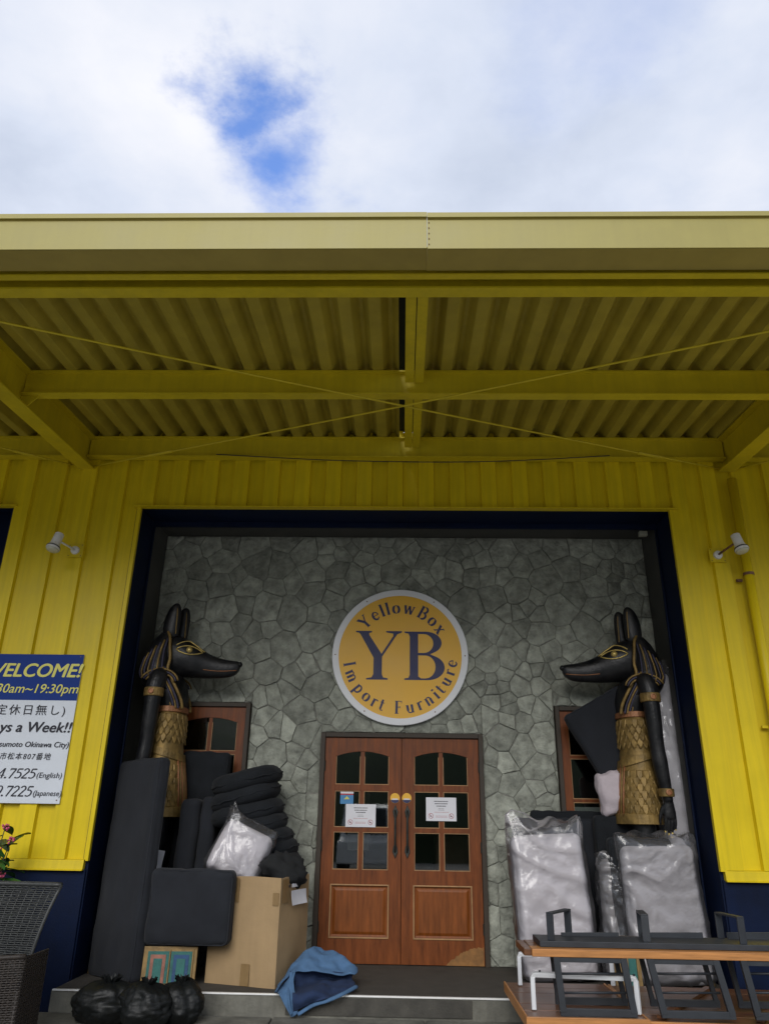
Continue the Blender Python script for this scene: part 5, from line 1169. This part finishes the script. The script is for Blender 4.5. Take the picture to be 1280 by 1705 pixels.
# black bench standing on it
BZ, BY = .79, -1.67
bn = empty('trapezoid_bench', (1.7, -1.45, TZ), label='wooden bench on black slanted frame legs standing on the upturned tables', cat='bench')
bx0 = at(886, 1588, BY - .02).x; T = -Vector((1.7, -1.45, TZ))
bz0, bz1 = at(960, 1595, BY - .02).z, at(960, 1582, BY - .02).z
for i in range(3):
    y0 = BY - .02 + i * .14; q = MB(); q.box(bx0 + T.x + .002 * i, 3.05 + T.x, y0 + T.y, y0 + .137 + T.y, bz0 + T.z, bz1 + T.z); q.build('plank', TABLEE if i == 0 else TABLEW, bn, bevel=.003)
q = MB(); q.box(bx0 + T.x - .05, bx0 + T.x - .001, BY + .0 + T.y, BY + .39 + T.y, bz0 + T.z + .002, bz1 + T.z - .002); q.build('end_cleat', TABLEW, bn, bevel=.003)
for (a0, a1, b0, b1) in ((926, 938, 1037, 1056), (1081, 1106, 1190, 1219), (1236, 1262, 1345, 1375)):
    for Y_ in (BY, BY + .33):
        tl, bl_, tr_, br_ = [at(x_, y_, BY) for x_, y_ in ((a0, 1596), (a1, 1692), (b0, 1596), (b1, 1692))]
        if Y_ != BY:
            for v in (tl, bl_, tr_, br_): v.y = Y_; v.x += .03
        for v in (bl_, br_): v.z = TZ + .026
        for v in (tl, tr_): v.z = bz0 - .001
        tl, bl_, tr_, br_ = [v + T for v in (tl, bl_, tr_, br_)]; q = MB(); nn = Vector((0, 1, 0)); w_ = .042 if Y_ == BY else .03
        flat_bar(q, tl, bl_ , w_, .03, nn); flat_bar(q, tr_, br_, w_, .03, nn); flat_bar(q, bl_ + Vector((-.018, .0005, 0)), br_ + Vector((.02, .0005, 0)), .042, .026, nn); flat_bar(q, tl + Vector((0, .001, -.015)), tr_ + Vector((0, .001, -.015)), .028, .026, nn); q.build('leg_frame', BLKM, bn, bevel=.002)
    for yy in (1622, 1654):
        pa, pb = at(lerp(a0, a1, .3) + 2, yy, BY + .06) + T, at(lerp(b0, b1, .3), yy, BY + .06) + T; q = MB(); q.tube([pa, pb], .0075, 8); q.build('rung', BLKM, bn, smooth=True)
# black steel bench lying upside down on top
ub = empty('upturned_bench', (1.75, -1.45, bz1), label='black steel bench lying upside down on top of the stacked tables', cat='bench'); T = -Vector((1.75, -1.45, bz1))
x0 = at(899, 1573, BY + .05).x; zt = bz1 + .038
q = MB(); q.box(x0 + T.x, 3.02 + T.x, BY + .05 + T.y, BY + .36 + T.y, .002, zt + T.z); q.build('seat', BLKM, ub, bevel=.003)
def uleg(pA, pB, ztop):
    q = MB(); a, c = Vector(pA) + T, Vector(pB) + T; d = (c - a); d.z = 0; nn = Vector((d.y, -d.x, 0)).normalized(); zz = ztop + T.z
    a.z = c.z = zt + T.z; A2, C2 = Vector((a.x, a.y, zz)), Vector((c.x, c.y, zz)); sd_ = d.normalized()
    flat_bar(q, a, A2, .05, .012, sd_); flat_bar(q, c, C2, .05, .012, sd_); flat_bar(q, A2 - sd_ * .006 + Vector((0, 0, .006)), C2 + sd_ * .006 + Vector((0, 0, .006)), .05, .012, (0, 0, 1)); q.build('leg_frame', BLKM, ub, bevel=.002)
uleg(at(917, 1560, BY + .08), at(947, 1560, BY + .34), at(917, 1523, BY + .08).z)
pa = at(1076, 1560, BY + .1); uleg(pa, (pa.x + .045, BY + .36, 0), at(1076, 1526, BY + .1).z)
pa = at(1236, 1560, BY + .08); uleg(pa, at(1200, 1560, BY + .34), at(1236, 1530, BY + .08).z)
for (xa, xb) in ((934, 1030), (1068, 1170), (1210, 1290)):
    pa, pb = at(xa, 1560, BY + .33) + T, at(xb, 1560, BY + .33) + T; q = MB(); flat_bar(q, pa, pb, .05, .012, (0, 1, 0)); q.build('cross_bar', BLKM, ub, bevel=.002)

# ================================================================== WICKER CHAIR AND PLANT, FAR LEFT
ch = empty('wicker_chair', (-3.08, -1.55, 0), label='dark woven wicker armchair with flared back at the lower left', cat='chair')
def weave(S, nv, nstake, m, name, r=.0065, off=.005):
    q = MB()
    for j in range(nv):
        v = (j + .5) / nv; pts = []
        for i in range(nstake * 2 + 1):
            u = i / (nstake * 2); P = S(u, v); dn = (S(min(1, u + .01), v) - S(max(0, u - .01), v)).cross(S(u, min(1, v + .01)) - S(u, max(0, v - .01))).normalized()
            pts.append(P + dn * off * (math.sin(math.pi * (i + (j % 2)) ) if False else (1 if (i // 1 + j) % 2 else -1)) + Vector((0, 0, random.uniform(-.0012, .0012))))
        q.tube(pts, r, 5)
    o = tag(q.build(name, m, ch, smooth=True), kind='stuff')
    for i in range(nstake + 1):
        u = i / nstake; q2 = MB(); q2.tube([S(u, k / 8) for k in range(9)], .006, 5); q2.build('stake', m, ch, smooth=True)
    return o
tr_, br_ = at(93, 1476, -1.25) - ch.location, at(58, 1592, -1.25) - ch.location
def back(u, v):
    h = lerp(br_.z - .15, tr_.z, v); xr = lerp(br_.x - .04, tr_.x, v ** 1.7); xl = -1.0 - .09 * v ** 1.7 + .3; return Vector((lerp(xl, xr, u), .30 + .10 * v ** 2 + .05 * (1 - (2 * u - 1) ** 2), h))
weave(back, 44, 22, RATT, 'back_weave')
q = MB(); q.tube([back(k / 24, 1.0) for k in range(25)], .018, 8); q.build('top_rail', RATT, ch, smooth=True)
q = MB(); q.tube([back(1, k / 10) for k in range(11)], .014, 8); q.build('side_rail', RATT, ch, smooth=True)
sr = at(52, 1590, -1.45) - ch.location; sl = at(0, 1606, -1.62) - ch.location
def arm_side(u, v): return Vector((lerp(sr.x - .62, sr.x - .0, u), lerp(-.10, .02, u) + .0 * v, lerp(.05, lerp(sl.z - .01, sr.z, u ** .6), v)))
weave(arm_side, 46, 20, RATD, 'seat_weave')
q = MB(); q.tube([arm_side(k / 12, 1) for k in range(13)], .016, 8); q.build('seat_rail', RATD, ch, smooth=True)
def arm_ret(u, v): return Vector((sr.x + .005 * u, lerp(.02, .36, u), lerp(.05, sr.z, v)))
weave(arm_ret, 46, 10, RATD, 'side_weave')
q = MB(); q.box(sr.x - .6, sr.x - .03, 0.02, .30, .34, .44); q.build('seat', RATD, ch, bevel=.03)
for (xx, yy) in ((sr.x - .02, .34), (sr.x - .02, .03), (sr.x - .60, .34), (sr.x - .60, -.09)): q = MB(); q.tube([(xx, yy, 0.002), (xx, yy, .5)], .018, 8); q.build('leg', RATD, ch, smooth=True)

pp = at(8, 1420, -.42)
pt = empty('flowering_shrub', (pp.x - .12, -.42, 0), label='shrub with glossy leaves and small pink flowers behind the wicker chair', cat='plant')
q = MB(); q.tube([(0, 0, .002), (0, 0, .02), (0, 0, .34), (0, 0, .37)], [.12, .13, .17, .18], 20); q.build('pot', pmat('terracotta', (.22, .09, .05), .8, .2, 8, .2, 40), pt, smooth=False)
lm = MB(); ln = 9
for i in range(ln):
    t = i / (ln - 1); w_ = .027 * math.sin(math.pi * min(1, t * .93 + .05)) ** .8; lm.v += [(-w_, t * .15, -.03 * t * t + .008), (0, t * .15, -.03 * t * t), (w_, t * .15, -.03 * t * t + .008)]
for i in range(ln - 1):
    for k in (0, 1): lm.f.append((i * 3 + k, i * 3 + k + 1, i * 3 + k + 4, i * 3 + k + 3))
lmesh = lm.mesh('leaf'); lmesh.materials.append(LEAF)
for p_ in lmesh.polygons: p_.use_smooth = True
pr2 = random.Random(5); tops = []
for sidx in range(9):
    ang = pr2.uniform(0, 6.28); tip = Vector((.24 * math.cos(ang) * pr2.uniform(.4, 1), .14 * math.sin(ang), pr2.uniform(1.15, 1.50)))
    if sidx == 0: tip = Vector((pp.x - pt.location.x + .03, 0, at(8, 1400, -.42).z))
    if sidx == 1: tip = Vector((pp.x - pt.location.x + .02, -.03, at(8, 1455, -.42).z))
    sp = smoothpts([Vector((0, 0, .3)), Vector((tip.x * .3, tip.y * .4, lerp(.3, tip.z, .5))), tip], 6)
    q = MB(); q.tube(sp, [.009 - .005 * i / 12 for i in range(len(sp))], 6); q.build('stem', STEM, pt, smooth=True); tops.append(tip)
    for k in range(9):
        P = sp[min(len(sp) - 1, 4 + k)]; o = bpy.data.objects.new('leaf', lmesh); COL.objects.link(o); o.parent = pt; o.location = P
        o.rotation_euler = (R(pr2.uniform(-20, 45)), R(pr2.uniform(-30, 30)), pr2.uniform(0, 6.28)); f_ = pr2.uniform(1.1, 1.7); o.scale = (f_, f_, f_)
    if sidx < 5:
        fl = empty('flower_cluster', tip); fl.parent = pt; bpy.data.objects.remove(fl)
        q = MB()
        for k in range(16):
            d = Vector((pr2.gauss(0, 1), pr2.gauss(0, 1), pr2.gauss(.3, .8))).normalized() * .028; c_ = tip + d
            q.rings([[c_ + Vector((rr_ * math.cos(a), rr_ * math.sin(a), zz)) for a in [k2 * math.pi / 3 for k2 in range(6)]] for rr_, zz in ((.004, -.009), (.010, 0), (.004, .009))])
        q.build('flower_cluster', PINK, pt, smooth=True)

# ================================================================== VAN BEHIND THE VIEWER (mirrored in the door glass)
van = empty('parked_van', (-1.1, -15.5, 0), label='white van parked across the lot, seen only as a reflection in the door glass', cat='van')
VW = pmat('white_van_paint', (.75, .76, .77), .3, .03, 4, .02, 60, coat=.4); VB = pmat('van_dark_glass', (.012, .014, .016), .1, .1, 4, 0); TY = pmat('tyre_rubber', (.015, .015, .015), .8, .2, 8, .2, 60)
q = MB(); side = [(-.2, .35), (.0, .95), (.55, 1.12), (1.25, 1.95), (1.6, 2.05), (4.4, 2.05), (4.55, 1.9), (4.6, .35)]       # (distance back from the bumper, height)
def vrow(w, inset): return [Vector((w - (inset if z > 1.1 else 0) * (1 if w > 0 else -1), -d, z)) for d, z in side]
q.rings([vrow(-.86, .10), vrow(-.80, .10), vrow(.80, .10), vrow(.86, .10)]); q.build('body', VW, van, bevel=.04)
q = MB(); q.add([(-.66, -.60, 1.17), (.66, -.60, 1.17), (.60, -1.22, 1.90), (-.60, -1.22, 1.90), (-.66, -.56, 1.19), (.66, -.56, 1.19), (.60, -1.18, 1.93), (-.60, -1.18, 1.93)], [(0, 1, 2, 3), (7, 6, 5, 4), (0, 4, 5, 1), (1, 5, 6, 2), (2, 6, 7, 3), (3, 7, 4, 0)]); q.build('windscreen', VB, van)
for sx in (-1, 1):
    q = MB(); q.box(sx * .68 - .13, sx * .68 + .13, -.06, .02, .72, .9); q.build('headlight', LAMPW, van, bevel=.02)
    q = MB(); q.box(sx * .775 - .012, sx * .775 + .012, -2.3, -1.3, 1.25, 1.85); q.build('side_window', VB, van, bevel=.005)
    for d in (.75, 3.7):
        q = MB(); q.tube([(sx * .68, -d, .33), (sx * .88, -d, .33)], .33, 24); wh = q.build('wheel', TY, van, bevel=.03); q = MB(); q.tube([(sx * .87, -d, .33), (sx * .89, -d, .33)], .19, 20); q.build('rim', ALU, wh)
q = MB(); q.box(-.8, .8, .0, .1, .38, .6); q.build('bumper', BLKM, van, bevel=.04); q = MB(); q.box(-.45, .45, -.03, .03, .66, .82); q.build('grille', BLKM, van, bevel=.01)

# clipped hedgerow added unseen across the lot to darken the low glass reflection
hr = random.Random(9); q = MB()
for k in range(9000):
    c_ = Vector((hr.uniform(-30, 30), -24 + hr.uniform(-.55, .55), hr.uniform(.05, 1.35))); a = Vector((hr.gauss(0, 1), hr.gauss(0, 1), hr.gauss(0, 1))).normalized(); b_ = a.orthogonal().normalized(); r_ = hr.uniform(.07, .15)
    q.add([c_ - a * r_, c_ + b_ * r_ * .5, c_ + a * r_, c_ - b_ * r_ * .5], [(0, 1, 2, 3)])
q.box(-30, 30, -24.35, -23.65, 0, 1.15)
tag(q.build('added_hedge', HILL), 'long clipped green hedgerow added across the lot to darken the reflection in the glass', 'added_hedge', kind='stuff')
